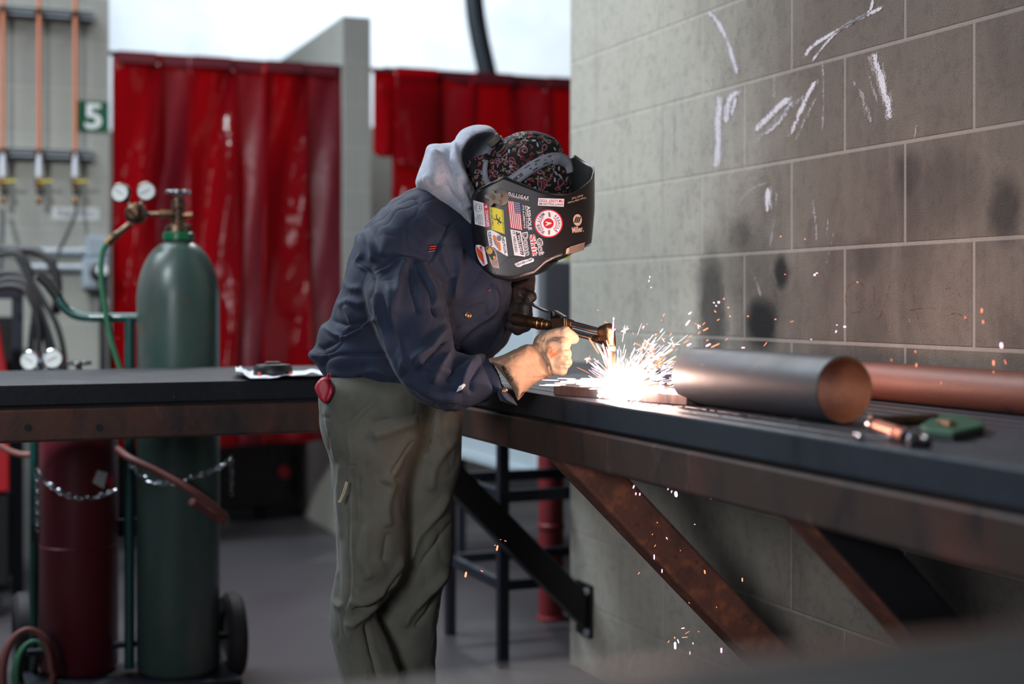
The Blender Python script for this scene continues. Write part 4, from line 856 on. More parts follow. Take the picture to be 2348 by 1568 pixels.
# jacket
h = .0028
v = Vol((700, 1225), (410, 960), (2.62, 3.20), h)
TOR = [(960, 428), (925, 443), (890, 465), (860, 496), (833, 522), (815, 538), (811, 560), (800, 592), (788, 640), (777, 670), (765, 702), (756, 730), (737, 744), (728, 766), (723, 790), (713, 802), (709, 813), (716, 824), (728, 835), (740, 853), (752, 868), (768, 884), (790, 900), (815, 908), (840, 914), (871, 928), (917, 934), (975, 938), (1050, 900), (1100, 850), (1130, 822), (1152, 790), (1165, 755), (1172, 720), (1180, 680), (1188, 640), (1180, 590), (1130, 530), (1090, 480), (1040, 440), (1000, 425)]
v.un(v.infl(TOR, 2.955, [(1050, 500, .13), (1110, 590, .115), (1000, 540, .165), (900, 600, .19), (1120, 700, .15), (800, 850, .16), (900, 850, .175), (760, 780, .14)], .10))
v.sub(v.infl([(1000, 400), (1000, 440), (1060, 480), (1110, 530), (1150, 545), (1150, 400)], 2.95, .085, .03), .01)
ARM = [(934, 583), (905, 590), (884, 603), (858, 619), (845, 645), (838, 675), (846, 721), (859, 757), (880, 811), (907, 861), (935, 900), (966, 923), (1001, 937), (1034, 943), (1073, 936), (1109, 922), (1140, 912), (1172, 924), (1187, 929), (1178, 900), (1160, 870), (1140, 845), (1123, 826), (1108, 810), (1075, 812), (1043, 803), (1041, 785), (1034, 748), (1025, 704), (1018, 660), (1000, 630), (976, 600)]
v.un(v.infl(ARM, [(930, 610, 2.83), (900, 700, 2.765), (950, 860, 2.735), (1050, 880, 2.725), (1160, 880, 2.725)], [(930, 610, .085), (930, 720, .082), (980, 860, .085), (1060, 870, .072), (1120, 870, .06), (1170, 890, .05)], .062), .022)
v.un(v.cone((1040, 560, 3.06), (1105, 750, 3.10), .085, .062), .04)
v.un(v.cone((1105, 750, 3.10), (1172, 672, 3.0), .060, .048), .03)
v.sub(v.cone((1110, 858, 2.725), (1190, 915, 2.725), .02, .046), .006)
V, Q = v.mesh(); V = smooth_mesh(V, Q, 3)
JS = [([(850, 620), (884, 607), (905, 592), (934, 584), (962, 590), (985, 604)], 4, -3.2), ([(852, 628), (886, 615), (907, 600), (934, 592), (960, 598)], 3.4, 2.0), ([(985, 604), (1003, 628), (1020, 655)], 4, -3.5), ([(1044, 505), (1020, 535), (1000, 570), (985, 603)], 3.6, -3), ([(1050, 510), (1026, 540), (1006, 575), (993, 605)], 3, 1.6),
 ([(1018, 655), (1026, 690), (1022, 705), (1030, 730)], 9, -10), ([(1045, 560), (1050, 620), (1040, 690)], 14, 8), ([(1010, 560), (1020, 600), (1035, 640)], 12, 5),
 ([(1044, 700), (1080, 690), (1120, 668)], 3, -2), ([(1050, 706), (1085, 698), (1118, 690), (1112, 728), (1060, 742), (1038, 752)], 3.2, -3.2), ([(1140, 640), (1148, 690), (1140, 720), (1110, 745), (1050, 790)], 6, -9), ([(1128, 650), (1138, 690), (1130, 715), (1100, 738)], 7, 6), ([(1165, 640), (1168, 690), (1160, 745), (1130, 810)], 6, 6), ([(1176, 640), (1178, 690)], 4, -5),
 ([(934, 590), (912, 650), (900, 720)], 13, 6), ([(940, 600), (945, 660), (960, 720)], 10, -5), ([(960, 600), (985, 650), (1005, 700)], 12, 7), ([(955, 605), (985, 670), (1000, 730)], 7, -6), ([(1005, 640), (1020, 700), (1015, 740)], 8, 4),
 ([(860, 640), (862, 700), (880, 770), (915, 850), (950, 900)], 12, 4), ([(890, 640), (895, 720), (918, 800), (930, 860)], 10, 5), ([(880, 690), (905, 770), (925, 830)], 7, -4), ([(1035, 742), (1005, 775), (985, 800), (940, 830)], 14, 9), ([(1040, 768), (1010, 795), (975, 830), (950, 860)], 8, -8), ([(1046, 790), (1038, 800), (1010, 840), (990, 880)], 13, 8), ([(1075, 812), (1050, 835), (1025, 880)], 9, -7), ([(1100, 812), (1070, 850), (1055, 900)], 12, 7), ([(1112, 830), (1085, 865), (1080, 905)], 7, -5),
 ([(930, 860), (965, 895), (1010, 915), (1060, 915)], 13, 4), ([(1120, 830), (1135, 860), (1150, 900)], 9, 4), ([(1105, 815), (1118, 850), (1135, 900), (1140, 920)], 4, -4), ([(960, 830), (1000, 850), (1040, 852)], 9, 5),
 ([(818, 542), (828, 580), (818, 600), (845, 620)], 8, 6), ([(828, 525), (850, 560), (856, 600)], 11, 5), ([(812, 600), (835, 612), (855, 640), (845, 690)], 7, -6), ([(850, 500), (880, 540), (880, 590)], 18, 4), ([(900, 470), (940, 520), (990, 560)], 22, 5), ([(940, 440), (1000, 500), (1040, 520)], 12, -4),
 ([(768, 702), (800, 690), (835, 700)], 12, 5), ([(757, 732), (800, 745), (850, 733)], 9, -6), ([(790, 700), (805, 730), (800, 760)], 9, 5), ([(738, 748), (790, 775), (850, 735), (858, 742)], 6, 6), ([(725, 800), (760, 790), (800, 760), (850, 745)], 6, -5), ([(726, 812), (765, 806), (790, 780), (812, 755), (850, 735)], 3.2, -3),
 ([(735, 835), (770, 815), (850, 812), (890, 812)], 7, -5), ([(745, 850), (800, 860), (860, 850), (910, 870)], 10, 5), ([(755, 862), (810, 880), (870, 885), (930, 915)], 7, -5), ([(770, 880), (830, 900), (900, 922)], 6, 4), ([(830, 830), (826, 870), (810, 905)], 3, -2.4), ([(728, 790), (745, 815), (740, 845)], 6, -5), ([(755, 815), (745, 840), (760, 870)], 3, -3), ([(780, 640), (800, 660), (830, 660)], 10, 4)]
V = creases(V, Q, JS, 6.5, (8, 5.5, 7), -.5)
jk = part('jacket', V, Q, MA['jacket'], pw_)
def nearpt(px, py, VV, off=.001):
    X = VV[:, 0]/VV[:, 2]*FPX+CX; Y = HY-VV[:, 1]/VV[:, 2]*FPX; d = (X-px)**2+(Y-py)**2; m = d < 25; return P(px, py, (VV[m, 2].min() if m.any() else 2.8)-off)
def jbutton(px, py, r=.0045):
    q = nearpt(px, py, V, .0015); MB().lathe([(0, 0), (r*1.25, 0), (r*1.3, .0012), (r, .0022), (r*.8, .0014), (0, .0012)], q, (-SA, -CA, 0), 20).build('button', MA['button'], jk)
jbutton(1073, 723, .0052)
for x0, y0, x1, y1 in ((986, 566, 1001, 564), (984, 571, 999, 569), (982, 577, 997, 575), (1121, 667, 1125, 664)):
    MB().beam(nearpt(x0, y0, V, .002), nearpt(x1, y1, V, .002), .0012, .0012).build('thread_mark', MA['thread'], jk)
qs = [(1046, 899), (1052, 886), (1064, 879), (1068, 883), (1060, 893)]
c0 = nearpt(1058, 888, V, .003); mesh_obj('torn_spot', [c0]+[nearpt(x, y, V, .003) for x, y in qs], [(0, i+1, (i+1) % 5+1) for i in range(5)], MA['stwhite'], jk, label='white torn spot on the sleeve')
# shirt cuff under the gauntlet
v = Vol((1100, 1215), (800, 940), (2.64, 2.84), .003)
CUF = [(1118, 826), (1133, 850), (1150, 878), (1168, 900), (1186, 925), (1184, 930), (1160, 924), (1146, 918), (1141, 905), (1132, 880), (1120, 850), (1112, 832)]
v.un(v.infl(CUF, 2.722, .056, .02)); V2, Q2 = v.mesh(); V2 = smooth_mesh(V2, Q2, 1); V2 = creases(V2, Q2, [([(1128, 845), (1146, 880), (1150, 915)], 3, -1.5)], 2, (12, 12, 12)); cf = part('shirt_cuff', V2, Q2, MA['jacket'], pw_)
q = nearpt(1157, 895, V2, .0015); MB().lathe([(0, 0), (.0052, 0), (.0055, .0012), (.004, .0024), (.003, .0014), (0, .0012)], q, (-SA, -CA, 0), 20).build('button', MA['button'], cf)
# hood
v = Vol((945, 1160), (280, 540), (2.74, 3.12), .0034)
HOOD = [(954, 425), (956, 408), (963, 386), (972, 362), (979, 338), (992, 331), (1015, 330), (1038, 327), (1047, 313), (1060, 298), (1080, 290), (1101, 287), (1122, 290), (1137, 300), (1148, 318), (1156, 345), (1150, 400), (1130, 440), (1108, 460), (1096, 500), (1092, 530), (1080, 532), (1066, 518), (1039, 497), (1007, 473), (970, 443)]
v.un(v.infl(HOOD, 2.93, [(980, 400, .12), (1060, 330, .105), (1060, 470, .115), (1110, 310, .10)], .055))
v.sub(v.ell((1116, 356, 2.885), (.050, .042, .075), .35), .01)
v.sub(v.infl([(1060, 350), (1075, 322), (1100, 304), (1125, 308), (1160, 330), (1170, 420), (1150, 470), (1105, 465), (1080, 420), (1066, 385)], 2.80, .12, .012), .012)
V, Q = v.mesh(); V = smooth_mesh(V, Q, 1)
V = creases(V, Q, [([(1047, 320), (1044, 350), (1052, 385), (1070, 425)], 9, 5), ([(1030, 335), (1030, 370), (1045, 400)], 12, -5), ([(1000, 340), (995, 380), (1010, 430)], 16, 5), ([(1015, 400), (1030, 440), (1060, 480)], 13, -5), ([(1045, 400), (1060, 440), (1078, 480)], 10, 5), ([(970, 400), (1000, 450), (1050, 500)], 8, 3), ([(966, 437), (1005, 468), (1040, 492), (1068, 514)], 3, -2)], 3.5, (11, 8, 9), .4)
part('hood', V, Q, MA['hood'], pw_)
# cap with its bill
h = .0013
v = Vol((1062, 1316), (296, 475), (2.83, 3.03), h)
CROWN = [(1112, 375), (1125, 350), (1146, 325), (1168, 311), (1194, 302), (1222, 301), (1256, 309), (1281, 325), (1293, 348), (1303, 368), (1310, 394), (1312, 425), (1308, 462), (1250, 475), (1160, 470), (1115, 440), (1107, 405)]
v.un(v.infl(CROWN, 2.915, .088, .075))
BILL = [(1066, 398), (1068, 380), (1076, 366), (1092, 358), (1122, 354), (1130, 400), (1118, 432), (1106, 444), (1090, 432), (1076, 420)]
v.un(v.infl(BILL, [(1070, 390, 2.885), (1120, 390, 2.865)], .014, .016), .008)
V, Q = v.mesh(); V = smooth_mesh(V, Q, 1)
V = creases(V, Q, [([(1160, 330), (1200, 318), (1250, 325), (1290, 350)], 4, -1.5), ([(1230, 305), (1240, 350), (1235, 400)], 3, -1.2), ([(1075, 395), (1100, 398), (1120, 400)], 3, 1.2)], 3, (16, 16, 16))
px = V[:, 0]/V[:, 2]*FPX+CX; py = HY-V[:, 1]/V[:, 2]*FPX
C = np.tile(np.array(lin((17, 14, 19))), (len(V), 1)); RED, PINK, CREAM, WHT = [np.array(lin(c)) for c in ((112, 18, 40), (170, 84, 84), (150, 150, 116), (176, 178, 184))]
def pnt(m, c, a=1.0): C[m] = C[m]*(1-a)+c*a
def near_line(pts, wd, col, dots=0, a=1.0):
    c = rs(pts, 6, False); lo, hi = c.min(0)-4, c.max(0)+4; I = np.where((px > lo[0]) & (px < hi[0]) & (py > lo[1]) & (py < hi[1]))[0]
    if not len(I): return
    D = np.full(len(I), 1e9); S_ = np.zeros(len(I)); acc = 0
    for i in range(len(c)-1):
        d, t = segd(px[I], py[I], c[i], c[i+1]); Ls = np.linalg.norm(c[i+1]-c[i]); b = d < D; D[b] = d[b]; S_[b] = acc+t[b]*Ls; acc += Ls
    m = D < wd
    if dots: m &= (S_ % dots) < dots*.55
    pnt(I[m], col, a)
def spiral(cx, cy, r, turns, a0, sq=1, d=1): return [(cx+math.cos(a0+d*t*turns*2*PI)*r*(1-.85*t), cy+sq*math.sin(a0+d*t*turns*2*PI)*r*(1-.85*t)) for t in np.linspace(0, 1, 14)]
def motif(x, y, s, kind, an):
    R_ = lambda p: (x+(p[0]*math.cos(an)-p[1]*math.sin(an))*s, y+(p[0]*math.sin(an)+p[1]*math.cos(an))*s)
    tear = [(0, -1), (.5, -.6), (.5, 0), (.1, .6), (-.3, 1.3), (-.35, .4), (-.55, -.2), (-.4, -.8), (0, -1)]
    if kind == 0:
        near_line([R_(p) for p in tear], 1.0, PINK); near_line([R_((a*.5, b*.45)) for a, b in tear], .9, RED)
    elif kind == 1:
        near_line([R_(p) for p in tear], 1.5, RED); near_line([R_((a*1.35, b*1.3)) for a, b in tear], .8, WHT, 3)
    elif kind == 2: near_line([R_((0, -.7)), R_((0, 0)), R_((0, .5))], 1.9, WHT); near_line([R_((0, -1)), R_((0, .8))], .8, WHT)
    elif kind == 3:
        for k in (-.35, 0, .35): near_line([R_((k, -1.2)), R_((k+.25, 0)), R_((k, 1.2))], .8, (CREAM, RED, PINK)[int(k*3+1)])
    elif kind == 4: near_line([R_(p) for p in [(-1, 0), (-.5, -.7), (.5, -.7), (1, 0)]], 1.0, CREAM, 3.4); near_line([R_(p) for p in [(-.7, .1), (-.3, -.35), (.4, -.35), (.7, .1)]], 1.5, RED)
    elif kind == 5: near_line([R_(p) for p in [(-1, .6), (-.4, 0), (-.7, -.8), (0, -.2), (.8, -.5), (.4, .3), (1, .8)]], .9, CREAM); near_line([R_((-.5, .5)), R_((.5, .4))], 1.6, RED)
near_line(spiral(1202, 345, 11, 1.3, 1.9), 1.7, RED); near_line(spiral(1202, 346, 15.5, 1.05, 2.0), 1.1, WHT, 3); near_line(spiral(1202, 344, 6, 1, 1.5), .8, WHT, 2.4); near_line([(1196, 358), (1206, 368), (1220, 360)], 1.8, RED)
near_line(spiral(1137, 397, 9, 1.1, 1.5), 1.0, WHT, 2.6); near_line(spiral(1136, 397, 5, 1, 1.5), 1.6, RED)
motif(1176, 368, 9, 0, -.9); motif(1172, 375, 5, 1, 0); motif(1243, 425, 14, 1, 0); motif(1243, 425, 9, 3, 0); motif(1167, 347, 4.5, 2, 0); motif(1239, 409, 5, 2, 1.5); motif(1216, 310, 6, 0, .5); motif(1241, 318, 8, 4, 1.2); motif(1285, 420, 9, 1, .2); motif(1299, 412, 6, 2, .3); motif(1150, 345, 11, 3, .8); motif(1138, 370, 7, 1, 1); motif(1190, 328, 7, 4, 2.6); motif(1248, 340, 7, 1, .3); motif(1155, 368, 8, 5, 0); motif(1178, 387, 7, 4, 0)
rr = random.Random(5); used = [(1202, 345), (1137, 397), (1176, 368), (1243, 425), (1167, 347), (1216, 310), (1241, 318), (1285, 420), (1150, 345), (1190, 328), (1248, 340)]
for i in range(900):
    x, y = rr.uniform(1066, 1312), rr.uniform(302, 450)
    if any((x-a)**2+(y-b)**2 < 120 for a, b in used): continue
    used.append((x, y)); motif(x, y, rr.uniform(3.5, 6), rr.choice((0, 1, 1, 2, 3, 4, 5, 5)), rr.uniform(0, 6.3))
ob = part('cap', V, Q, MA['cap'], pw_); at = ob.data.color_attributes.new('pattern', 'FLOAT_COLOR', 'POINT'); at.data.foreach_set('color', np.concatenate([C, np.ones((len(C), 1))], 1).astype(np.float32).ravel()); CAPV = V.copy()
# gauntlets (hands)
h = .0024
v = Vol((1108, 1330), (742, 930), (2.64, 2.86), h)
GC = [(1116, 823), (1134, 819), (1153, 814), (1180, 801), (1206, 788), (1222, 792), (1238, 803), (1252, 822), (1261, 846), (1262, 864), (1246, 870), (1221, 883), (1206, 897), (1194, 914), (1187, 922), (1180, 908), (1170, 888), (1152, 862), (1134, 840)]
v.un(v.infl(GC, [(1150, 860, 2.722), (1250, 830, 2.765)], [(1150, 860, .062), (1200, 850, .05), (1250, 830, .034)], .03))
v.sub(v.cone((1120, 828, 2.722), (1190, 925, 2.722), .015, .02)*1.0, .004)
HND = [(1222, 784), (1236, 766), (1256, 757), (1276, 760), (1290, 775), (1292, 800), (1290, 830), (1284, 850), (1264, 862), (1246, 850), (1236, 815)]
v.un(v.infl(HND, 2.768, .030, .022), .008)
for a, m_, t_, r in [((1262, 770, 2.752), (1296, 762, 2.742), (1323, 776, 2.745), .0125), ((1268, 790, 2.742), (1306, 789, 2.735), (1300, 792, 2.775), .0145), ((1268, 810, 2.738), (1309, 811, 2.731), (1300, 812, 2.773), .0140), ((1268, 829, 2.738), (1310, 831, 2.731), (1300, 832, 2.773), .0135), ((1264, 846, 2.742), (1300, 847, 2.738), (1292, 848, 2.77), .0118)]:
    px_, py_, D_ = m_; off = r/D_*FPX*.9 if m_[0] > 1299 else 0
    mm = (px_-off*.95, py_, D_); v.un(v.cone(a, mm, r, r*.98), .0025); v.un(v.cone(mm, (t_[0]-off*.9 if t_[0] < 1310 else t_[0]-8, t_[1], t_[2]), r*.98, r*.88), .003)
v.un(v.cone((1246, 790, 2.80), (1272, 768, 2.80), .015, .012), .008)
V, Q = v.mesh(); V = smooth_mesh(V, Q, 1)
V = creases(V, Q, [([(1238, 803), (1253, 824), (1262, 850), (1262, 866)], 3, -3), ([(1244, 800), (1259, 822), (1268, 850)], 3, 2), ([(1230, 790), (1240, 775)], 2.4, -2), ([(1236, 794), (1248, 772)], 2.4, -2), ([(1252, 780), (1270, 778), (1288, 786)], 3, -2.5), ([(1290, 800), (1312, 800)], 3, -4), ([(1288, 821), (1313, 821)], 3, -4), ([(1286, 840), (1312, 840)], 3, -4), ([(1152, 815), (1190, 835), (1235, 830)], 14, -2), ([(1165, 866), (1215, 868), (1255, 864)], 2.6, -1.5)], 2.6, (22, 22, 22))
N = vnorm(V, Q); px = V[:, 0]/V[:, 2]*FPX+CX; py = HY-V[:, 1]/V[:, 2]*FPX
gl = part('work_glove', V, Q, [MA['leather'], MA['leatherworn'], MA['orangestain']], pw_, 'tan leather gauntlet with a name written on the cuff')
fc = Q[:, 0]; e_ = (px[fc]+.0*py[fc]); sm_ = np.array([noise.noise(Vector((a*.05, b*.05, 0)))*7 for a, b in zip(px[fc], py[fc])])
mi = np.where((px[fc]-(py[fc]-800)*.42+sm_ > 1238), 1, 0); d_ = ((px[fc]-1268)/13)**2+((py[fc]-806)/15)**2; mi = np.where((d_+sm_*.08 < 1) & ~((((px[fc]-1273)/7)**2+((py[fc]-800)/9)**2) < 1), 2, mi)
gl.data.polygons.foreach_set('material_index', mi.astype(np.int32))
GV = V.copy(); tV, tF = text_mesh('MEOLGY', .008); tV = fit(tV)
an = math.radians(58); e1 = np.array([math.cos(an), math.sin(an)]); e2 = np.array([math.sin(an), -math.cos(an)])
pts = [np.array([1163, 857])+e1*q[0]*42+e2*q[1]*10 for q in tV]; mesh_obj('handwriting', [nearpt(a, b, GV, .0012) for a, b in pts], tF, MA['stblack'], gl)
v = Vol((1150, 1232), (600, 775), (2.84, 3.06), .0026)
v.un(v.cone((1192, 590, 2.97), (1192, 660, 2.935), .038, .030)); v.un(v.infl([(1180, 640), (1212, 640), (1216, 665), (1216, 720), (1218, 745), (1206, 756), (1188, 762), (1172, 757), (1163, 742), (1166, 700), (1172, 660)], 2.92, .038, .022), .012)
v.un(v.cone((1186, 668, 2.90), (1217, 680, 2.872), .015, .012), .006); v.un(v.cone((1217, 680, 2.872), (1212, 689, 2.868), .012, .010), .004)
for y_, r in ((708, .0135), (724, .0135), (738, .0130), (750, .0120)): v.un(v.cone((1178, y_, 2.90), (1206, y_-2, 2.878), r, r), .005)
for a_, b2 in (((1172, 748, 2.885), (1206, 744, 2.862)), ((1186, 756, 2.88), (1210, 745, 2.862))): v.un(v.cone(a_, b2, .0125, .0115), .004)
V, Q = v.mesh(); V = smooth_mesh(V, Q, 1); V = creases(V, Q, [([(1176, 740), (1190, 748), (1214, 742)], 3, -4), ([(1190, 672), (1214, 690)], 3, -3)], 2.5, (22, 22, 22))
part('work_glove', V, Q, MA['darkleather'], pw_, 'dark leather gauntlet gripping the torch handle')
# red case on the belt
v = Vol((715, 775), (855, 930), (2.74, 2.84), .0022)
v.un(v.infl([(731, 871), (741, 864), (754, 866), (763, 880), (769, 895), (765, 908), (756, 921), (745, 925), (734, 915), (724, 898), (722, 886)], 2.79, .021, .007, k=2)); V, Q = v.mesh(); V = smooth_mesh(V, Q, 2)
V = creases(V, Q, [([(734, 868), (727, 890), (736, 912)], 2, -1.6), ([(757, 872), (758, 890), (748, 922)], 4, -2.5)], 0)
rcx = mesh_obj('earbud_case', toworld(V), Q, MA['redcase'], None, True, origin=P(745, 925, 2.79)); tag(rcx, 'small red silicone case hanging at the back of the trouser waist', 'case')
MB().tube([P(750, 866, 2.79), P(752, 858, 2.79), P(758, 858, 2.79), P(757, 868, 2.79)], .0018, 8).build('loop', MA['redcase'], rcx)
# ================================================================ welding helmet
HD, HB = 2.90, .126
def hpw(s): return 2.7 if s > .5 else 6.5
NRIM = [(1082, 478), (1083, 455), (1087, 445), (1096, 436), (1120, 423), (1140, 413), (1155, 405), (1168, 410), (1190, 419), (1219, 431), (1245, 440), (1270, 445), (1302, 445), (1328, 435), (1348, 420), (1357, 410), (1362, 391)]
FRIM = [(1082, 478), (1150, 430), (1250, 412), (1292, 385), (1300, 364), (1318, 355), (1336, 368), (1359, 382), (1362, 391)]
NBOT = [(1082, 600), (1104, 622), (1120, 634), (1154, 639), (1189, 636), (1221, 625), (1251, 601), (1275, 590), (1310, 580), (1339, 568), (1362, 556)]
FBOT = [(1082, 600), (1120, 628), (1189, 630), (1251, 606), (1300, 590), (1362, 556)]
def itp(tb, x): xs, ys = zip(*tb); return float(np.interp(x, xs, ys))
def ex(py): return 1082+np.clip((py-520)/110, 0, 1)*14, 1362-np.clip((py-480)/90, 0, 1)*8
def hdepth(px, py, side=-1):
    a, b = ex(py); s = min(max((px-a)/(b-a), 0), 1); q = hpw(s); return HD+side*HB*(1-abs(2*s-1)**q)**(1/q)
SX, SY = 1222, 520
def H(px, py, off=.0015):
    a = P(px-.6, py, hdepth(px-.6, py)); b = P(px+.6, py, hdepth(px+.6, py)); t = b-a; n = Vector((t.y, -t.x, 0)).normalized()
    if n.dot(Vector((SA, CA, 0))) > 0: n = -n
    return P(px, py, hdepth(px, py))+n*(.0005+off)
he = thing('welding_helmet', 'black welding helmet covered in stickers, worn over the paisley cap', 'welding helmet', P(1222, 636, HD))
NT, NL = 240, 30; VV = []; FF = []
def hpoint(k, t, cap=0):
    th = 2*PI*k/NT; c = math.cos(th); s_ = math.sin(th); near = s_ <= 0
    q_ = hpw(.5+c/2); s01 = .5+.5*math.copysign(abs(c)**(2/q_), c); x0 = 1082+280*s01
    top = itp(NRIM if near else FRIM, x0); bot = itp(NBOT if near else FBOT, x0); py = top*(1-t)+bot*t
    a, b = ex(py); px_ = a+(b-a)*s01; d = HD+math.copysign(HB*abs(s_)**(2/q_), s_)
    if cap: px_ = SX-20+(px_-SX+20)*(1-.13*cap**1.4); d = HD+(d-HD)*(1-.16*cap**1.3); py = py+(9 if near else 4)*math.sin(cap*PI/2)*np.clip(1-abs(px_-1215)/110, 0, 1)
    return P(px_, py, d)
for l in range(NL+1):
    for k in range(NT): VV.append(hpoint(k, l/NL))
for l in range(NL):
    for k in range(NT): k2 = (k+1) % NT; FF.append((l*NT+k, l*NT+k2, (l+1)*NT+k2, (l+1)*NT+k))
base = NL*NT
for q in (.25, .5, .75, 1.0):
    b0 = len(VV)
    for k in range(NT): VV.append(hpoint(k, 1, q))
    for k in range(NT): k2 = (k+1) % NT; FF.append((base+k, base+k2, b0+k2, b0+k))
    base = b0
cc = sum((VV[base+k] for k in range(NT)), Vector((0, 0, 0)))/NT
for q in (.6, .25):
    b0 = len(VV)
    for k in range(NT): VV.append(cc.lerp(VV[base+k], q) if q == .6 else cc.lerp(VV[base+k], .45))
    for k in range(NT): k2 = (k+1) % NT; FF.append((base+k, base+k2, b0+k2, b0+k))
    base = b0
VV.append(cc); n_ = len(VV)-1
for k in range(NT): FF.append((base+k, base+(k+1) % NT, n_))
sh = mesh_obj('shell', VV, FF, MA['helmet'], he, True); sm_ = sh.modifiers.new('s', 'SOLIDIFY'); sm_.thickness = .0028; sm_.offset = 0
# raised facets near the lens window
def hribbon(name, pts, wd, hgt, mat, parent, off=.0004):
    mb = MB(); c = rs(pts, 4, False); mb.tube([H(x, y, off) for x, y in c], wd*(.5 if name != 'rim_edge' else .8), 8); return mb.build(name, mat, parent)
hribbon('moulded_ridge', [(1130, 636), (1140, 618), (1156, 600), (1170, 589), (1186, 588)], .0012, 0, MA['helmet'], he)
hribbon('moulded_ridge', [(1186, 588), (1182, 604), (1180, 628), (1192, 634)], .0012, 0, MA['helmet'], he)
hribbon('moulded_ridge', [(1170, 589), (1210, 590), (1251, 593), (1300, 581), (1352, 562)], .0013, 0, MA['helmet'], he)
hribbon('moulded_ridge', [(1192, 622), (1220, 612), (1250, 598), (1262, 594)], .0011, 0, MA['helmet'], he)
hribbon('rim_edge', NRIM[1:-1], .0021, 0, MA['helmet'], he, 0)
# lens cover bulge
v = Vol((1170, 1290), (580, 645), (2.82, 3.04), .0026); v.un(v.infl([(1178, 600), (1182, 630), (1196, 637), (1222, 633), (1256, 619), (1281, 597), (1262, 596), (1230, 590), (1200, 592)], HD, .085, .03)); V, Q = v.mesh(); V = smooth_mesh(V, Q, 1); part('lens_cover', V, Q, MA['helmet'], he)
# star knob
kc = P(1147, 452, hdepth(1147, 452)-.001); Fv = Vector((SA, CA, 0)); Rv = Vector((CA, -SA, 0)); Uv = Vector((0, 0, 1))
MB().lathe([(0, 0), (.017, 0), (.017, .004), (.012, .007), (0, .007)], kc, -Fv, 32).build('washer', MA['knob'], he)
kc2 = P(1131, 454, hdepth(1140, 454)-.012); pl = []
for i in range(40):
    a = i/40*2*PI; r = .0135+.0038*math.cos(5*a); pl.append(kc2+Rv*math.cos(a+.5)*r+Uv*math.sin(a+.5)*r)
kb = MB().prism(pl, -Fv*.016).build('adjusting_knob', MA['knob'], he, bevel=.0012); MB().tube([kc, kc2], .007, 14).build('knob_stem', MA['knob'], he)
MB().lathe([(0, 0), (.005, 0), (.005, .0012), (0, .0012)], kc2-Fv*.0162, -Fv, 18).beam(kc2-Fv*.0178-Rv*.003-Uv*.003, kc2-Fv*.0178+Rv*.003+Uv*.003, .001, .001).build('screw', MA['oldbrass'], kb)
# head band straps over the cap
CPX = CAPV[:, 0]/CAPV[:, 2]*FPX+CX; CPY = HY-CAPV[:, 1]/CAPV[:, 2]*FPX
def capd(x, y):
    d = (CPX-x)**2+(CPY-y)**2; m = d < 20; return CAPV[m, 2].min() if m.any() else None
def strap(name, cl, wds, off, mat, parent, lift=0, thick=.0022):
    c = rs(cl, 8, False); n = len(c); wq = np.interp(np.linspace(0, 1, n), np.linspace(0, 1, len(wds)), wds); dd = []
    for x, y in c:
        e = capd(x, y); dd.append(e)
    known = [i for i, e in enumerate(dd) if e is not None]
    dd = np.interp(range(n), known, [dd[i] for i in known]); dd = np.convolve(np.pad(dd, 6, 'edge'), np.ones(13)/13, 'valid')
    V_ = []; F_ = []
    for i, p in enumerate(c):
        t = c[min(i+1, n-1)]-c[max(i-1, 0)]; t = t/np.linalg.norm(t); q = np.array([-t[1], t[0]])
        for s in (-1, -.5, 0, .5, 1): w_ = p+q*wq[i]/2*s; V_.append(P(w_[0], w_[1], dd[i]-off+.002*s*s))
    for i in range(n-1):
        for j in range(4): a = i*5+j; F_.append((a, a+1, a+6, a+5))
    o = mesh_obj(name, V_, F_, mat, parent, True); m = o.modifiers.new('s', 'SOLIDIFY'); m.thickness = thick; m.offset = 0
    def at(fx, fy):
        i = min(max(fx*(n-1), 0), n-1.001); k = int(i); p = c[k]+(c[k+1]-c[k])*(i-k); t = c[k+1]-c[k]; t = t/np.linalg.norm(t); q = np.array([-t[1], t[0]]); w_ = p+q*wq[k]/2*fy; return P(w_[0], w_[1], dd[k]-off-thick*.7+.002*fy*fy)
    return o, at
s1, at1 = strap('head_band', [(1166, 420), (1185, 408), (1210, 390), (1235, 375), (1262, 364), (1283, 362), (1300, 370), (1308, 392)], [26, 27, 27, 26, 25, 23, 20, 14], .004, MA['greyplastic'], he)
def slot(at, f0, f1, g, wd, mat=MA['stblack']):
    n = 8; V_ = []; 
    for i in range(n+1):
        f = f0+(f1-f0)*i/n; V_ += [at(f, g-wd), at(f, g+wd)]
    mesh_obj('band_slot', V_, [(2*i, 2*i+1, 2*i+3, 2*i+2) for i in range(n)], mat, s1)
for f0, f1, g, wd in [(.10, .22, 0, .30), (.27, .34, -.55, .09), (.33, .40, .55, .09), (.40, .46, -.55, .09), (.47, .53, .5, .09), (.55, .60, -.5, .09), (.58, .64, .5, .09), (.31, .335, .05, .12), (.385, .41, -.1, .12), (.72, .76, -.4, .08), (.74, .79, .4, .08), (.50, .52, -.1, .08)]: slot(at1, f0, f1, g, wd)
strap('band_overlap', [(1268, 366), (1284, 366), (1300, 376), (1307, 396)], [27, 26, 22, 15], .0062, MA['greyplastic'], he)
strap('back_band', [(1152, 316), (1137, 325), (1126, 340), (1116, 365), (1112, 392), (1116, 415), (1130, 428), (1155, 424)], [12, 10, 9, 10, 12, 14, 14, 12], .005, MA['greyplastic'], he)
ak = P(1136, 326, 2.89); ax = (Rv*-.65+Uv*.7-Fv*.3).normalized(); MB().lathe([(0, 0), (.015, 0), (.0155, .004), (.0155, .010), (.013, .013), (0, .013)], ak, ax, 18).build('rear_adjuster', MA['knob'], he)
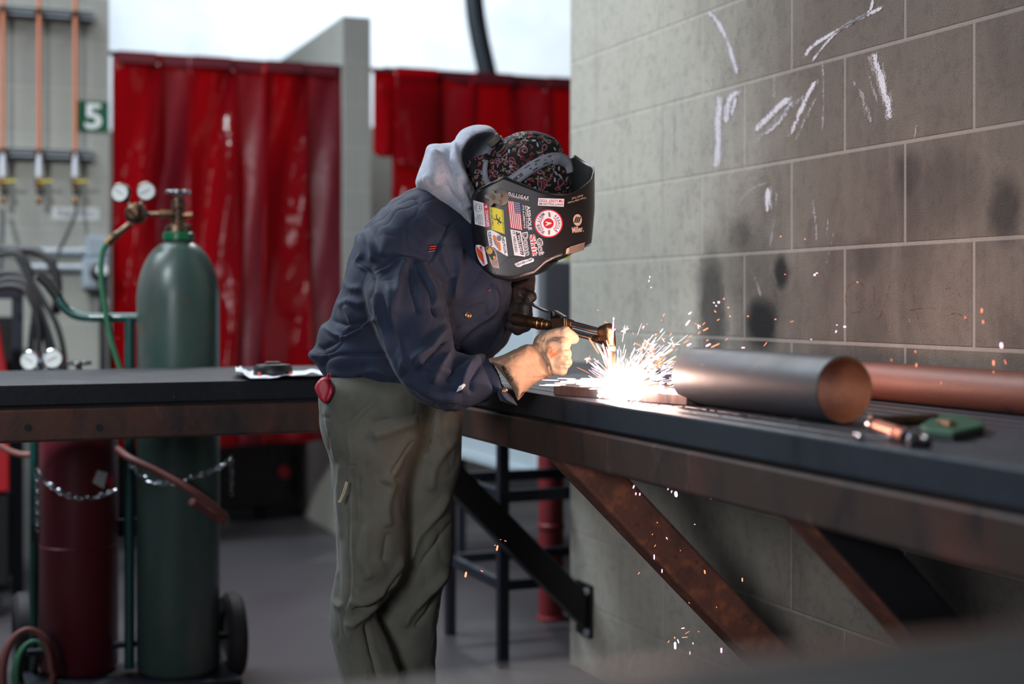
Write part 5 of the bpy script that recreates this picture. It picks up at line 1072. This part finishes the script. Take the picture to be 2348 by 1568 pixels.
# ---------------------------------------------------------------- stickers
def Z2(x, y): return (1060+.15944*x, 400+.15944*y)
def decal(name, poly, mat, parent, lvl=1, z=True, surf=H, lab=None, cuts=2):
    pts = [Z2(*p) if z else p for p in poly]; bm = bmesh.new(); vs = [bm.verts.new((x, y, 0)) for x, y in pts]; f = bm.faces.new(vs)
    bmesh.ops.triangulate(bm, faces=bm.faces[:])
    for _ in range(5):
        es = [e for e in bm.edges if (e.verts[0].co-e.verts[1].co).length > 5]
        if not es: break
        bmesh.ops.subdivide_edges(bm, edges=es, cuts=1); bmesh.ops.triangulate(bm, faces=bm.faces[:])
    bm.verts.index_update(); V_ = [surf(v.co.x, v.co.y, .0016+.00035*lvl) for v in bm.verts]; F_ = [tuple(v.index for v in f.verts) for f in bm.faces]; bm.free()
    return mesh_obj(name, V_, F_, mat, parent, False, lab)
def htext(body, c, w_, h_, ang, mat, parent, lvl=2, off=.01, shear=0, z=True, surf=H, name='lettering'):
    V_, F_ = text_mesh(body, off, 2); V_ = fit(V_); V_[:, 0] += shear*V_[:, 1]; c = Z2(*c) if z else c; k = .15944 if z else 1; a = math.radians(ang)
    e1 = np.array([math.cos(a), math.sin(a)])*w_*k; e2 = np.array([math.sin(a), -math.cos(a)])*h_*k
    pts = np.array(c)+V_[:, :1]*e1+V_[:, 1:]*e2; return mesh_obj(name, [surf(x, y, .0016+.00035*lvl) for x, y in pts], F_, mat, parent)
def circ(cx, cy, rx, ry, n=40, a0=0, a1=2*PI): return [(cx+rx*math.cos(a0+(a1-a0)*i/n), cy+ry*math.sin(a0+(a1-a0)*i/n)) for i in range(n)]
def ringz(name, cx, cy, r0, r1, k, mat, parent, lvl, a0=0, a1=2*PI):
    n = 60; V_ = []; F_ = []
    for i in range(n+1):
        a = a0+(a1-a0)*i/n
        for r in (r0, r1): x, y = Z2(cx+r*math.cos(a), cy+r*k*math.sin(a)); V_.append(H(x, y, .0016+.00035*lvl))
    for i in range(n): F_.append((2*i, 2*i+1, 2*i+3, 2*i+2))
    return mesh_obj(name, V_, F_, mat, parent)
WH, BK, RD = MA['stwhite'], MA['stblack'], MA['stred']
d = decal('danger_sticker', [(172, 368), (312, 412), (342, 756), (198, 716)], WH, he, lab='white and red danger sticker')
decal('red_band', [(312, 412), (376, 434), (406, 774), (342, 756)], RD, d, 2); htext('DANGER', (366, 640), 235, 40, 85, WH, d, 3, .02); decal('warning_triangle', [(326, 475), (366, 478), (350, 440)], WH, d, 3)
for i, (s_, x) in enumerate((('NINJAS ARE', 292), ('PIRATES AND', 268), ('LASERS AND', 243), ('SHIT', 215))): htext(s_, (x, 650), 150 if i < 3 else 70, 17, 84, BK, d, 2)
ringz('drawn_face', 246, 478, 44, 48, 1.15, BK, d, 2); [decal('drawn_eye', circ(x, y, 8, 9, 12), BK, d, 2) for x, y in ((262, 460), (262, 490))]; ringz('drawn_smile', 240, 478, 20, 24, 1.2, BK, d, 2, PI*.6, PI*1.4)
d = decal('yellow_sticker', [(395, 456), (590, 515), (611, 858), (425, 790)], MA['styel'], he, lab='yellow running-man sticker')
htext('RUN LIKE HELL !', (430, 620), 310, 30, 85, BK, d, 2, .015); htext('IN CASE OF EMERGENCY', (585, 680), 320, 16, 86, BK, d, 2)
fig = [(540, 700, 17, 16)]
decal('running_head', circ(552, 690, 15, 15, 14), BK, d, 2)
for a, b, w_ in [((540, 680), (500, 640), 24), ((500, 640), (470, 655), 12), ((500, 640), (490, 590), 13), ((490, 590), (505, 575), 9), ((530, 665), (545, 625), 10), ((545, 625), (530, 620), 9), ((530, 672), (510, 705), 9), ((510, 705), (530, 722), 8), ((470, 655), (458, 625), 9)]:
    a, b = np.array(a, float), np.array(b, float); t = (b-a)/np.linalg.norm(b-a); q = np.array([-t[1], t[0]])*w_/2; decal('running_limb', [tuple(a+q), tuple(b+q+t*3), tuple(b-q+t*3), tuple(a-q)], BK, d, 2)
d = decal('black_sticker', [(645, 235), (965, 300), (960, 388), (655, 335)], BK, he, 0, lab='black lettered sticker'); htext('D.I.L.L.I.G.A.F.', (812, 313), 305, 52, 13, WH, d, 2, .03); htext('DO I LOOK LIKE I GIVE A FUCK', (812, 350), 300, 16, 11, MA['sttan'], d, 2)
# flag: canton and thirteen stripes
A, B, C_, D_ = [np.array(p, float) for p in ((648, 378), (832, 408), (868, 803), (690, 765))]
d = decal('flag_sticker', [tuple(p) for p in (A, B, C_, D_)], WH, he, lab='striped flag sticker')
bl = lambda u, v: tuple((A*(1-u)+B*u)*(1-v)+(D_*(1-u)+C_*u)*v)
for i in range(0, 13, 2): decal('stripe', [bl(i/13, 0), bl((i+1)/13, 0), bl((i+1)/13, 1), bl(i/13, 1)], RD, d, 2)
decal('canton', [bl(.49, 0), bl(1, 0), bl(1, .41), bl(.49, .41)], MA['stblue'], d, 3)
for i in range(5):
    for j in range(6): u, v_ = .54+i*.097, .035+j*.067; decal('star', circ(*bl(u, v_), 6, 6, 6), WH, d, 4)
d = htext('ASSHOLE', (962, 625), 350, 52, 85, WH, he, 2, .03); d['label'] = 'white ASSHOLE lettering'; htext("ISN'T JUST A WORD", (918, 615), 330, 24, 86, WH, he, 2, .02); htext("IT'S A LIFESTYLE", (886, 610), 330, 24, 86, WH, he, 2, .02)
d = decal('white_sticker', [(1095, 340), (1460, 352), (1452, 465), (1085, 447)], WH, he, lab='white sticker with red lettering'); htext("I'M LOST TOO", (1274, 383), 340, 44, 181, RD, d, 2, .02); htext("DON'T FOLLOW ME", (1270, 430), 340, 28, 182, BK, d, 2, .02)
d = decal('round_sticker', circ(1237, 705, 203, 204, 56), RD, he, 1, lab='round red and white merit badge sticker'); decal('white_disc', circ(1237, 705, 184, 186, 56), WH, d, 2); ringz('inner_ring', 1237, 705, 106, 116, 1, RD, d, 3, -.9, .9); ringz('inner_ring', 1237, 705, 106, 116, 1, RD, d, 3, PI-.9, PI+.9); decal('red_disc', circ(1237, 705, 73, 73, 36), RD, d, 3); htext('A', (1237, 705), 66, 84, 85, WH, d, 4, .04)
for word, am, sp in (('ASSHOLE', 0, .27), ('MERIT BADGE', PI, .215)):
    for i, ch in enumerate(word):
        if ch == ' ': continue
        a = am+(i-(len(word)-1)/2)*sp*(1 if am == 0 else -1); c = (1237+150*math.cos(a), 705+150*math.sin(a)); htext(ch, c, (8 if ch == 'I' else 27), 44, math.degrees(a)+(90 if am == 0 else -90), MA['stblue'], d, 3, .02)
for yy, an in ((580, -.5), (835, .5)):
    for k in range(3): decal('feather', [(1232+k*9, yy-34), (1240+k*9, yy-34), (1246+k*9-an*10, yy+30), (1238+k*9-an*10, yy+34)], MA['knob'], d, 3)
d = decal('logo_disc', circ(1645, 655, 61, 84, 40), MA['sttan'], he, 1, lab='pale round logo with three bars')
for k in (-1, 0, 1): decal('logo_bar', [(1636+k*27-14, 695), (1636+k*27+4, 695), (1636+k*27+30, 612), (1636+k*27+12, 612)], BK, d, 2)
htext('Miller.', (1648, 790), 160, 88, -9, MA['sttan'], he, 1, .03)
d = htext("Nosey Little Fucker", (1636, 370), 270, 34, 163, MA['sttan'], he, 1); htext("Aren't You?", (1645, 328), 165, 34, 163, MA['sttan'], he, 1)
d = decal('outlined_sticker', [(690, 790), (845, 818), (906, 1184), (748, 1162)], WH, he, lab='white outlined I WELDED IT sticker'); decal('dark_field', [(768, 825), (828, 835), (886, 1160), (838, 1152)], BK, d, 2); htext('I WELDED!', (828, 990), 310, 36, 81, WH, d, 3, .02); htext('IT HELDED', (758, 970), 300, 36, 82, BK, d, 2, .012)
for s_, c, w_, h_, an, m in (('Done', (924, 1000), 330, 78, 81, WH), ('Shit', (1028, 1015), 300, 84, 81, RD), ('Get', (1124, 1035), 240, 82, 80, WH)):
    if m is RD: htext(s_, c, w_*1.04, h_*1.1, an, WH, he, 1, .075)
    else: htext(s_, c, w_*1.04, h_*1.1, an, WH, he, 1, .075); htext(s_, c, w_, h_, an, BK, he, 2, .035)
    htext(s_, c, w_, h_, an, m if m is RD else WH, he, 3, .0) if m is RD else htext(s_, c, w_, h_, an, WH, he, 3, -.012)
d = decal('shaped_sticker', [(365, 805), (425, 800), (455, 850), (520, 850), (560, 885), (622, 900), (656, 1176), (600, 1152), (540, 1110), (490, 1080), (470, 1055), (392, 1025), (362, 850)], WH, he, lab='white-edged sticker with an orange figure'); htext('GIVEN', (408, 925), 200, 40, 80, BK, d, 2, .02, -.1); htext('NO FLUX', (605, 1020), 240, 38, 80, BK, d, 2, .02, -.1)
decal('orange_shape', [(442, 872), (480, 880), (500, 960), (545, 980), (560, 1090), (530, 1100), (505, 1040), (470, 1010), (450, 940)], MA['stor'], d, 2); decal('grey_ball', circ(530, 920, 34, 42, 20), MA['knob'], d, 3); decal('blue_tool', [(455, 940), (468, 935), (522, 1050), (505, 1056)], MA['stlb'], d, 4)
d = decal('outlined_sticker', [(212, 1015), (262, 1012), (325, 1045), (345, 1150), (372, 1282), (312, 1322), (268, 1262), (238, 1200), (208, 1082)], WH, he, lab='orange bolt sticker with script lettering'); decal('orange_bolt', [(222, 1028), (262, 1120), (300, 1130), (330, 1290), (290, 1240), (250, 1180), (220, 1090)], MA['stlor'], d, 2); htext('Millermatic', (305, 1165), 270, 44, 78, RD, d, 3, .01, -.15)
d = decal('outlined_sticker', [(343, 1040), (425, 1034), (470, 1080), (496, 1140), (508, 1210), (536, 1352), (440, 1330), (405, 1250), (385, 1160), (350, 1110)], MA['sttan'], he, 1, lab='black and gold sticker'); decal('black_shape', [(355, 1048), (420, 1046), (468, 1100), (488, 1170), (480, 1215), (430, 1230), (400, 1180), (362, 1110)], BK, d, 2); decal('gold_shape', circ(402, 1100, 38, 46, 22), MA['stgold'], d, 3); decal('gold_shape', circ(462, 1192, 18, 22, 14), MA['stgold'], d, 3)
for i in range(3): htext(('HEADS', 'WILL', 'ROLL')[i], (500-26*i, 1275), 90, 18, 80, BK, d, 2)
d = decal('outlined_sticker', [(750, 1285), (800, 1262), (870, 1235), (950, 1215), (990, 1196), (1030, 1212), (1030, 1250), (950, 1280), (880, 1300), (830, 1330), (775, 1325)], WH, he, lab='small blue script sticker'); htext('Only Blue Collar', (892, 1265), 260, 44, -21, MA['stblue'], d, 2, .01, .2)
d = decal('warning_label', [(1480, 1052), (1755, 965), (1735, 1085), (1430, 1178)], MA['helmet'], he, 0, lab='lettered warning label at the helmet edge')
for r_ in range(6):
    for c_ in range(14 if r_ < 5 else 15):
        u = .22+c_*.055; v_ = .08+r_*.155; p0 = np.array((1480, 1052))*(1-u)*(1-v_)+np.array((1755, 965))*u*(1-v_)+np.array((1735, 1085))*u*v_+np.array((1430, 1178))*(1-u)*v_
        decal('label_text', [(p0[0], p0[1]), (p0[0]+12, p0[1]-4), (p0[0]+10, p0[1]+6), (p0[0]-2, p0[1]+10)], MA['sttan'], d, 1)
decal('warning_mark', [(1478, 1150), (1490, 1070), (1530, 1050), (1520, 1120)], MA['sttan'], d, 1)
# ================================================================ cutting torch
tc_ = thing('cutting_torch', 'brass cutting torch with its tip in the shower of sparks', 'cutting torch', P(1300, 760, 2.80))
def TD(px): return 2.862-(px-1200)/200*.115
def T(x, y, o=0): return P(x, y, TD(x)-o)
def S3(x, y): return (1140+.16584*x, 560+.16584*y)
MB().tube([T(1178, 732), T(1216, 738)], .0125, 18).build('handle', MA['oldbrass'], tc_)
b = MB(); prv = None
for x, r in ((1216, .0105), (1219, .0118), (1230, .0125), (1233, .0105), (1236, .0135), (1240, .0135), (1242, .0100), (1246, .0128), (1250, .0124), (1252, .0095), (1256, .0115), (1260, .0110), (1263, .0095), (1268, .0100)):
    pass
xs = [(1214, .0095), (1217, .0118), (1229, .0118), (1231, .0095), (1233, .0128), (1237, .0128), (1239, .0098), (1243, .0122), (1248, .0118), (1250, .0092), (1254, .0112), (1258, .0108), (1261, .0088), (1268, .0088)]
b.tube([T(x, 738+(x-1214)*.155) for x, r in xs], [r for x, r in xs], 20); o = b.build('union_nuts', MA['brass'], tc_); o.data.polygons.foreach_set('use_smooth', [False]*len(o.data.polygons))
blk = [T(*S3(*p), .0155) for p in [(745, 1025), (905, 1015), (960, 1040), (970, 1235), (900, 1240), (745, 1205)]]
MB().prism(blk, Fv*.031).build('valve_block', MA['oldbrass'], tc_, bevel=.002)
blk = [T(*S3(*p), .0165) for p in [(905, 1010), (935, 1012), (940, 1245), (908, 1240)]]; MB().prism(blk, Fv*.033).build('block_flange', MA['brass'], tc_, bevel=.002)
MB().tube([T(1296, 739), T(1384, 761)], .0068, 18).build('upper_tube', MA['chrome'], tc_)
MB().tube([T(1296, 757), T(1378, 778)], .0068, 18).build('lower_tube', MA['chrome'], tc_)
MB().tube([T(1302, 740), T(1312, 743)], .0085, 18).build('tube_collar', MA['brass'], tc_); MB().tube([T(1297, 757), T(1304, 759)], .0088, 18).build('tube_collar', MA['brass'], tc_)
MB().tube([T(1360, 774), T(1382, 779)], [.0068, .0095], 18).build('tube_collar', MA['oldbrass'], tc_)
v = Vol((1360, 1420), (735, 800), (2.70, 2.80), .0016)
v.un(v.cone((1382, 758, TD(1390)), (1396, 756, TD(1396)), .0108, .0112)); v.un(v.cone((1380, 775, TD(1388)), (1396, 772, TD(1396)), .0095, .011), .002); v.un(v.cone((1395, 754, TD(1396)), (1399, 788, TD(1396)), .0122, .0115), .004)
V, Q = v.mesh(); V = smooth_mesh(V, Q, 1); part('torch_head', V, Q, MA['brass'], tc_)
tx = P(1396, 788, TD(1396)); MB().lathe([(0, 0), (.0118, 0), (.0132, -.001), (.0132, -.003), (.0150, -.004), (.0155, -.006), (.0155, -.012), (.0148, -.0145), (.010, -.016), (0, -.016)], tx, (0, 0, 1), 6).build('tip_nut', MA['brass'], tc_)
MB().lathe([(0, 0), (.0088, 0), (.0088, -.02), (.0075, -.035), (.0068, -.052), (.0045, -.056), (0, -.056)], tx-Vector((0, 0, .015)), (0, 0, 1), 24).build('cutting_tip', MA['copper'], tc_)
lv = crv([T(x, y) for x, y in [S3(430, 800), S3(520, 850), S3(620, 900), S3(700, 930), S3(800, 930), S3(870, 965), S3(940, 1010)]], 5)
lb = MB()
for i in range(len(lv)-1): lb.beam(lv[i], lv[i+1]+(lv[i+1]-lv[i])*.15, .010, .0042)
lb.build('lever', MA['chrome'], tc_); MB().box(*[tuple(v) for v in ((T(1270, 728)-Vector((.005, .005, .004))), (T(1270, 718)+Vector((.012, .005, .004))))]).build('lever_pivot', MA['blackpl'], tc_)
# ================================================================ the cut: glowing metal, flame light and sparks
FL = onZ(1418, 897, ZT+.0185); fc_ = P(1415, 882, dep(FL))
fm = MB(); fm.lathe([(0, 0), (.0035, .002), (.006, .012), (.0045, .035), (.003, .05), (0, .05)], FL-Vector((0, 0, .012)), (0, 0, 1), 14).build('x', MA['hot'], None)
o = bpy.data.objects['x']; o.name = 'cutting_flame'; tag(o, 'white-hot cutting flame between torch tip and steel plate', 'flame')
def streak(mb, a, b, r, mi=0):
    a, b = Vector(a), Vector(b); m = a.lerp(b, .5); mb.tube([a, a.lerp(b, .15), a.lerp(b, .8), b], [r*.35, r, r, r*.3], 6, mi)
sp = MB(); D0 = dep(FL)
for i in range(850):
    k = rng.rand(); an = -rng.beta(1.6, 1.9)*PI*1.0+.10
    if k < .62: an = -rng.uniform(.0, .95)
    r0 = abs(rng.normal(0, 60))+6; r1 = r0+abs(rng.normal(0, 16))+4
    if an < -1.4: r0 *= .62; r1 = r0+(r1-r0)*.6
    dz = rng.normal(0, .05); cx, cy = 1420+rng.normal(0, 10), 890+rng.normal(0, 4)
    a = (cx+math.cos(an)*r0, cy+math.sin(an)*r0); b = (cx+math.cos(an)*r1, cy+math.sin(an)*r1); dd = max(2.64, D0+dz*(.3+r0/100))
    pa, pb = P(a[0], a[1], dd), P(b[0], b[1], dd)
    if min(pa.z, pb.z) < ZT+.003: continue
    streak(sp, pa, pb, rng.choice([.0004, .0006, .0010, .0017], p=[.35, .3, .22, .13]), int(rng.choice([0, 1, 2], p=[.45, .38, .17])))
for i in range(60):
    y = 878+rng.normal(0, 5); x0 = 1400-abs(rng.normal(0, 45)); streak(sp, P(x0, y-(1400-x0)*.02, D0-.02), P(x0-rng.uniform(8, 50), y-(1400-x0)*.03, D0-.02), .0005, 0)
for x, y, n, L_ in [(1434, 757, 14, 12), (1474, 795, 18, 22), (1500, 820, 18, 24), (1544, 790, 10, 16), (1350, 820, 9, 14), (1527, 903, 14, 20), (1530, 908, 12, 16), (1543, 875, 8, 16), (1600, 745, 5, 10), (1368, 828, 8, 12), (1520, 778, 6, 10), (1488, 788, 10, 14)]:
    for q in range(n):
        a = rng.rand()*2*PI; l = L_*rng.uniform(.3, 1); dd = D0+.01*rng.normal(); streak(sp, P(x, y, dd), P(x+math.cos(a)*l, y+math.sin(a)*l, dd+.004), .00035, int(rng.choice([0, 2])))
o = sp.build('spark_shower', [MA['whitespark'], MA['pinkspark'], MA['orspark']], None); tag(o, 'dense shower of white and pink sparks spraying from the cut', 'sparks', kind='stuff')
# glowing pool
gp_ = MB(); 
for i in range(26):
    c = FL+e*rng.uniform(-.02, .075)+nrm*rng.uniform(-.012, .05); c.z = ZT+.0185+rng.uniform(.0, .003); s = rng.uniform(.003, .009); gp_.lathe([(0, -s*.5), (s*.9, -s*.2), (s, 0), (s*.6, s*.4), (0, s*.5)], c, (0, 0, 1), 8)
for i in range(30):
    c = A0+e*rng.uniform(.13, .25); c.z = ZT+rng.uniform(.003, .017); s = rng.uniform(.002, .006); gp_.lathe([(0, -s), (s, -s*.3), (s, s*.3), (0, s)], c-nrm*.002, (0, 0, 1), 8)
o = gp_.build('molten_metal', MA['hot'], None); tag(o, 'white-hot molten metal on the plate under the torch tip', 'molten metal', kind='stuff')
# added ball of glow around the cut, in place of lens bloom
gm = bpy.data.materials.new('bloom_glow'); gm.use_nodes = True; nt = gm.node_tree; nt.nodes.clear(); tcn = nd(nt, 'ShaderNodeTexCoord'); vl = nd(nt, 'ShaderNodeVectorMath', operation='LENGTH'); L(nt, tcn.outputs['Object'], vl.inputs[0])
fal = nd(nt, 'ShaderNodeMapRange'); fal.inputs[1].default_value = .075; fal.inputs[2].default_value = 0; L(nt, vl.outputs['Value'], fal.inputs[0]); pw = math_(nt, 'POWER', fal.outputs[0], 3.2)
em = nd(nt, 'ShaderNodeEmission'); em.inputs[0].default_value = (1, .78, .74, 1); L(nt, math_(nt, 'MULTIPLY', pw, 100), em.inputs[1]); ou = nd(nt, 'ShaderNodeOutputMaterial'); L(nt, em.outputs[0], ou.inputs['Volume'])
MB().lathe([(.075*math.sin(a), -.075*math.cos(a)) for a in np.linspace(0, PI, 18)], P(1425, 884, D0-.0), (0, 0, 1), 28).build('bloom_glow', gm, None, origin=P(1425, 884, D0))
gf = bpy.data.objects['bloom_glow']; tag(gf, 'ball of added glow around the cut, standing in for bloom', 'glow', kind='stuff')
pl_ = bpy.data.lights.new('cutting_flame_light', 'POINT'); pl_.energy = 3.2; pl_.color = (1, .62, .50); pl_.shadow_soft_size = .03; po = bpy.data.objects.new('cutting_flame_light', pl_); COL.objects.link(po); po.location = P(1424, 868, D0-.02)
pl2 = bpy.data.lights.new('spark_light', 'POINT'); pl2.energy = 6; pl2.color = (1, .60, .46); pl2.shadow_soft_size = .06; po2 = bpy.data.objects.new('spark_light', pl2); COL.objects.link(po2); po2.location = P(1500, 828, D0+.06)
# loose sparks, one by one: (px, py, length, direction in degrees, radius mm, kind)
LS = [(1407, 731, 7, 90, 1.3, 1), (1371, 711, 3, 90, .8, 2), (1388, 738, 3, 0, .8, 2), (1409, 756, 7, -50, 1.0, 1), (1475, 750, 7, -60, 1.2, 1), (1484, 743, 3, 0, .8, 2), (1452, 764, 3, 0, .8, 2), (1517, 734, 3, 90, .8, 2), (1522, 722, 8, -60, .8, 2), (1582, 718, 9, -40, 1.5, 1), (1577, 740, 16, -52, 1.6, 1), (1648, 693, 5, -10, 2.2, 1), (1637, 694, 4, 30, 1.1, 1), (1642, 701, 4, 40, 1.1, 1), (1660, 685, 5, -60, .9, 2), (1670, 705, 4, 0, 1.2, 2), (1640, 714, 6, 50, .9, 2), (1674, 725, 4, 10, 1.1, 2), (1647, 733, 7, -35, .7, 2), (1614, 742, 9, -45, .6, 2), (1618, 755, 14, -28, 1.2, 2), (1603, 763, 8, -45, .7, 2), (1583, 771, 8, -30, .6, 2), (1573, 783, 14, -32, .8, 2), (1580, 790, 12, -28, 1.7, 1), (1622, 780, 7, -30, .8, 2), (1624, 791, 13, -28, 1.7, 1), (1640, 792, 22, -25, 1.2, 2), (1608, 800, 9, -45, 1.0, 2), (1666, 778, 8, -38, .5, 2), (1568, 812, 7, -30, 1.3, 1), (1557, 836, 6, 0, 1.6, 1), (1567, 846, 4, 0, 1.6, 1), (1536, 842, 8, 2, 1.2, 1), (1536, 856, 17, -4, 1.3, 1), (1560, 872, 12, 0, 1.3, 1), (1553, 892, 15, 1, 1.2, 1), (1519, 886, 9, 2, 1.6, 1), (1520, 868, 12, 0, .9, 1), (1548, 829, 3, 0, .9, 2), (1504, 767, 8, -30, .8, 2), (1538, 766, 7, -50, .9, 2),
 (1490, 635, 5, 90, .8, 1), (1488, 644, 6, -70, .7, 1), (1493, 659, 3, 0, 1.0, 1), (1868, 630, 5, -40, 1.9, 1), (1873, 626, 5, 0, .9, 1), (1790, 542, 3, 40, 1.0, 2), (1846, 548, 3, 0, .8, 2), (1966, 647, 4, 30, .9, 2), (1800, 629, 3, 0, .7, 2), (1937, 749, 6, 0, 1.6, 1), (1917, 760, 6, -70, 1.1, 1), (1919, 745, 3, 0, .9, 1), (1860, 778, 3, 0, .9, 1), (1778, 732, 4, 0, .9, 2), (1704, 797, 8, 0, 1.2, 1), (1755, 789, 12, -50, .5, 2), (1816, 737, 9, -15, .4, 2), (1715, 725, 5, 0, .9, 2),
 (2251, 712, 10, 95, 1.1, 2), (2254, 738, 8, 92, .9, 2), (2213, 728, 5, 90, .8, 2), (2296, 792, 13, 85, 2.4, 1), (2278, 832, 12, 90, 1.4, 2), (2278, 853, 4, 90, .7, 2), (2101, 837, 8, 90, 1.0, 2), (2099, 806, 5, 90, .8, 2), (2276, 903, 9, 92, .8, 2), (2305, 830, 12, 70, .5, 2), (2044, 825, 5, 90, .6, 2), (2158, 878, 5, 90, .5, 2),
 (1550, 1133, 12, 80, 2.6, 3), (1532, 1120, 7, -75, 1.1, 1), (1540, 1127, 6, -75, .9, 1), (1453, 1116, 8, -70, 1.2, 1), (1458, 1132, 6, 95, 1.2, 1), (1467, 1133, 6, 95, 1.2, 1), (1630, 1144, 3, 0, .7, 2), (1529, 1234, 6, 60, 1.0, 1), (1507, 1198, 3, 0, .8, 2), (1593, 1202, 3, 0, .8, 1), (1496, 1225, 3, 90, .8, 2), (1500, 1277, 12, 90, 1.4, 1), (1518, 1309, 9, 90, 1.2, 1), (1616, 1311, 9, -100, 1.4, 2), (1702, 1329, 9, 90, 1.3, 2), (1502, 1251, 6, -60, .6, 2), (1465, 1314, 7, -50, .6, 2), (1560, 1262, 3, 90, .5, 2),
 (1140, 1256, 13, -80, 1.9, 2), (1068, 1317, 13, -78, 2.3, 2), (1105, 1309, 7, 25, .7, 2), (1159, 1240, 5, 20, .7, 2), (1135, 1250, 4, -60, .6, 2), (1148, 1237, 3, 0, .5, 2),
 (1548, 1480, 16, 88, 2.3, 3), (1547, 1462, 4, 80, 1.2, 2), (1555, 1470, 10, 70, 1.2, 1), (1566, 1440, 8, -10, .9, 1), (1570, 1461, 14, -5, .6, 2), (1582, 1497, 8, 90, .9, 1), (1589, 1475, 5, 80, .9, 1), (1602, 1448, 3, 0, .6, 2), (1654, 1491, 12, 90, 2.0, 1), (1580, 1382, 4, 60, .6, 2), (1643, 1392, 3, 60, .6, 2), (1533, 1471, 7, -60, .6, 2), (1576, 1450, 12, -30, .4, 2)]
PT = {1: MA['pinkspark'], 2: MA['orspark'], 3: MA['hot']}
for x, y, ln, an, r, k in LS:
    a = math.radians(an); dd = D0-.02 if y < 950 else 2.74
    if y < 950 and x > 1600: dd = 2.52 if x < 2000 else 2.28
    if y > 1150 and x > 1450: dd = 2.74 if x < 1600 else 2.68
    if 950 < y < 1180 and x > 1440: dd = 2.60
    m = MB(); dx, dy = math.cos(a)*ln/2, math.sin(a)*ln/2; streak(m, P(x-dx, y-dy, dd), P(x+dx, y+dy, dd), r/1000)
    o = m.build('spark', PT[k], None)
    if y < 950 and x < 1720: lb_, g_ = 'glowing spark flying off to the right of the cutting torch', 'loose sparks beside the cut'
    elif y < 950: lb_, g_ = 'lone glowing spark in the air in front of the sooty block wall', 'lone sparks over the wall'
    elif x > 1400: lb_, g_ = 'glowing drop of spark falling below the table near the rusty brace', 'falling sparks by the brace'
    else: lb_, g_ = 'orange-red spark falling between the trousers and the wall brace', 'falling sparks by the trousers'
    tag(o, lb_, 'spark', g_)
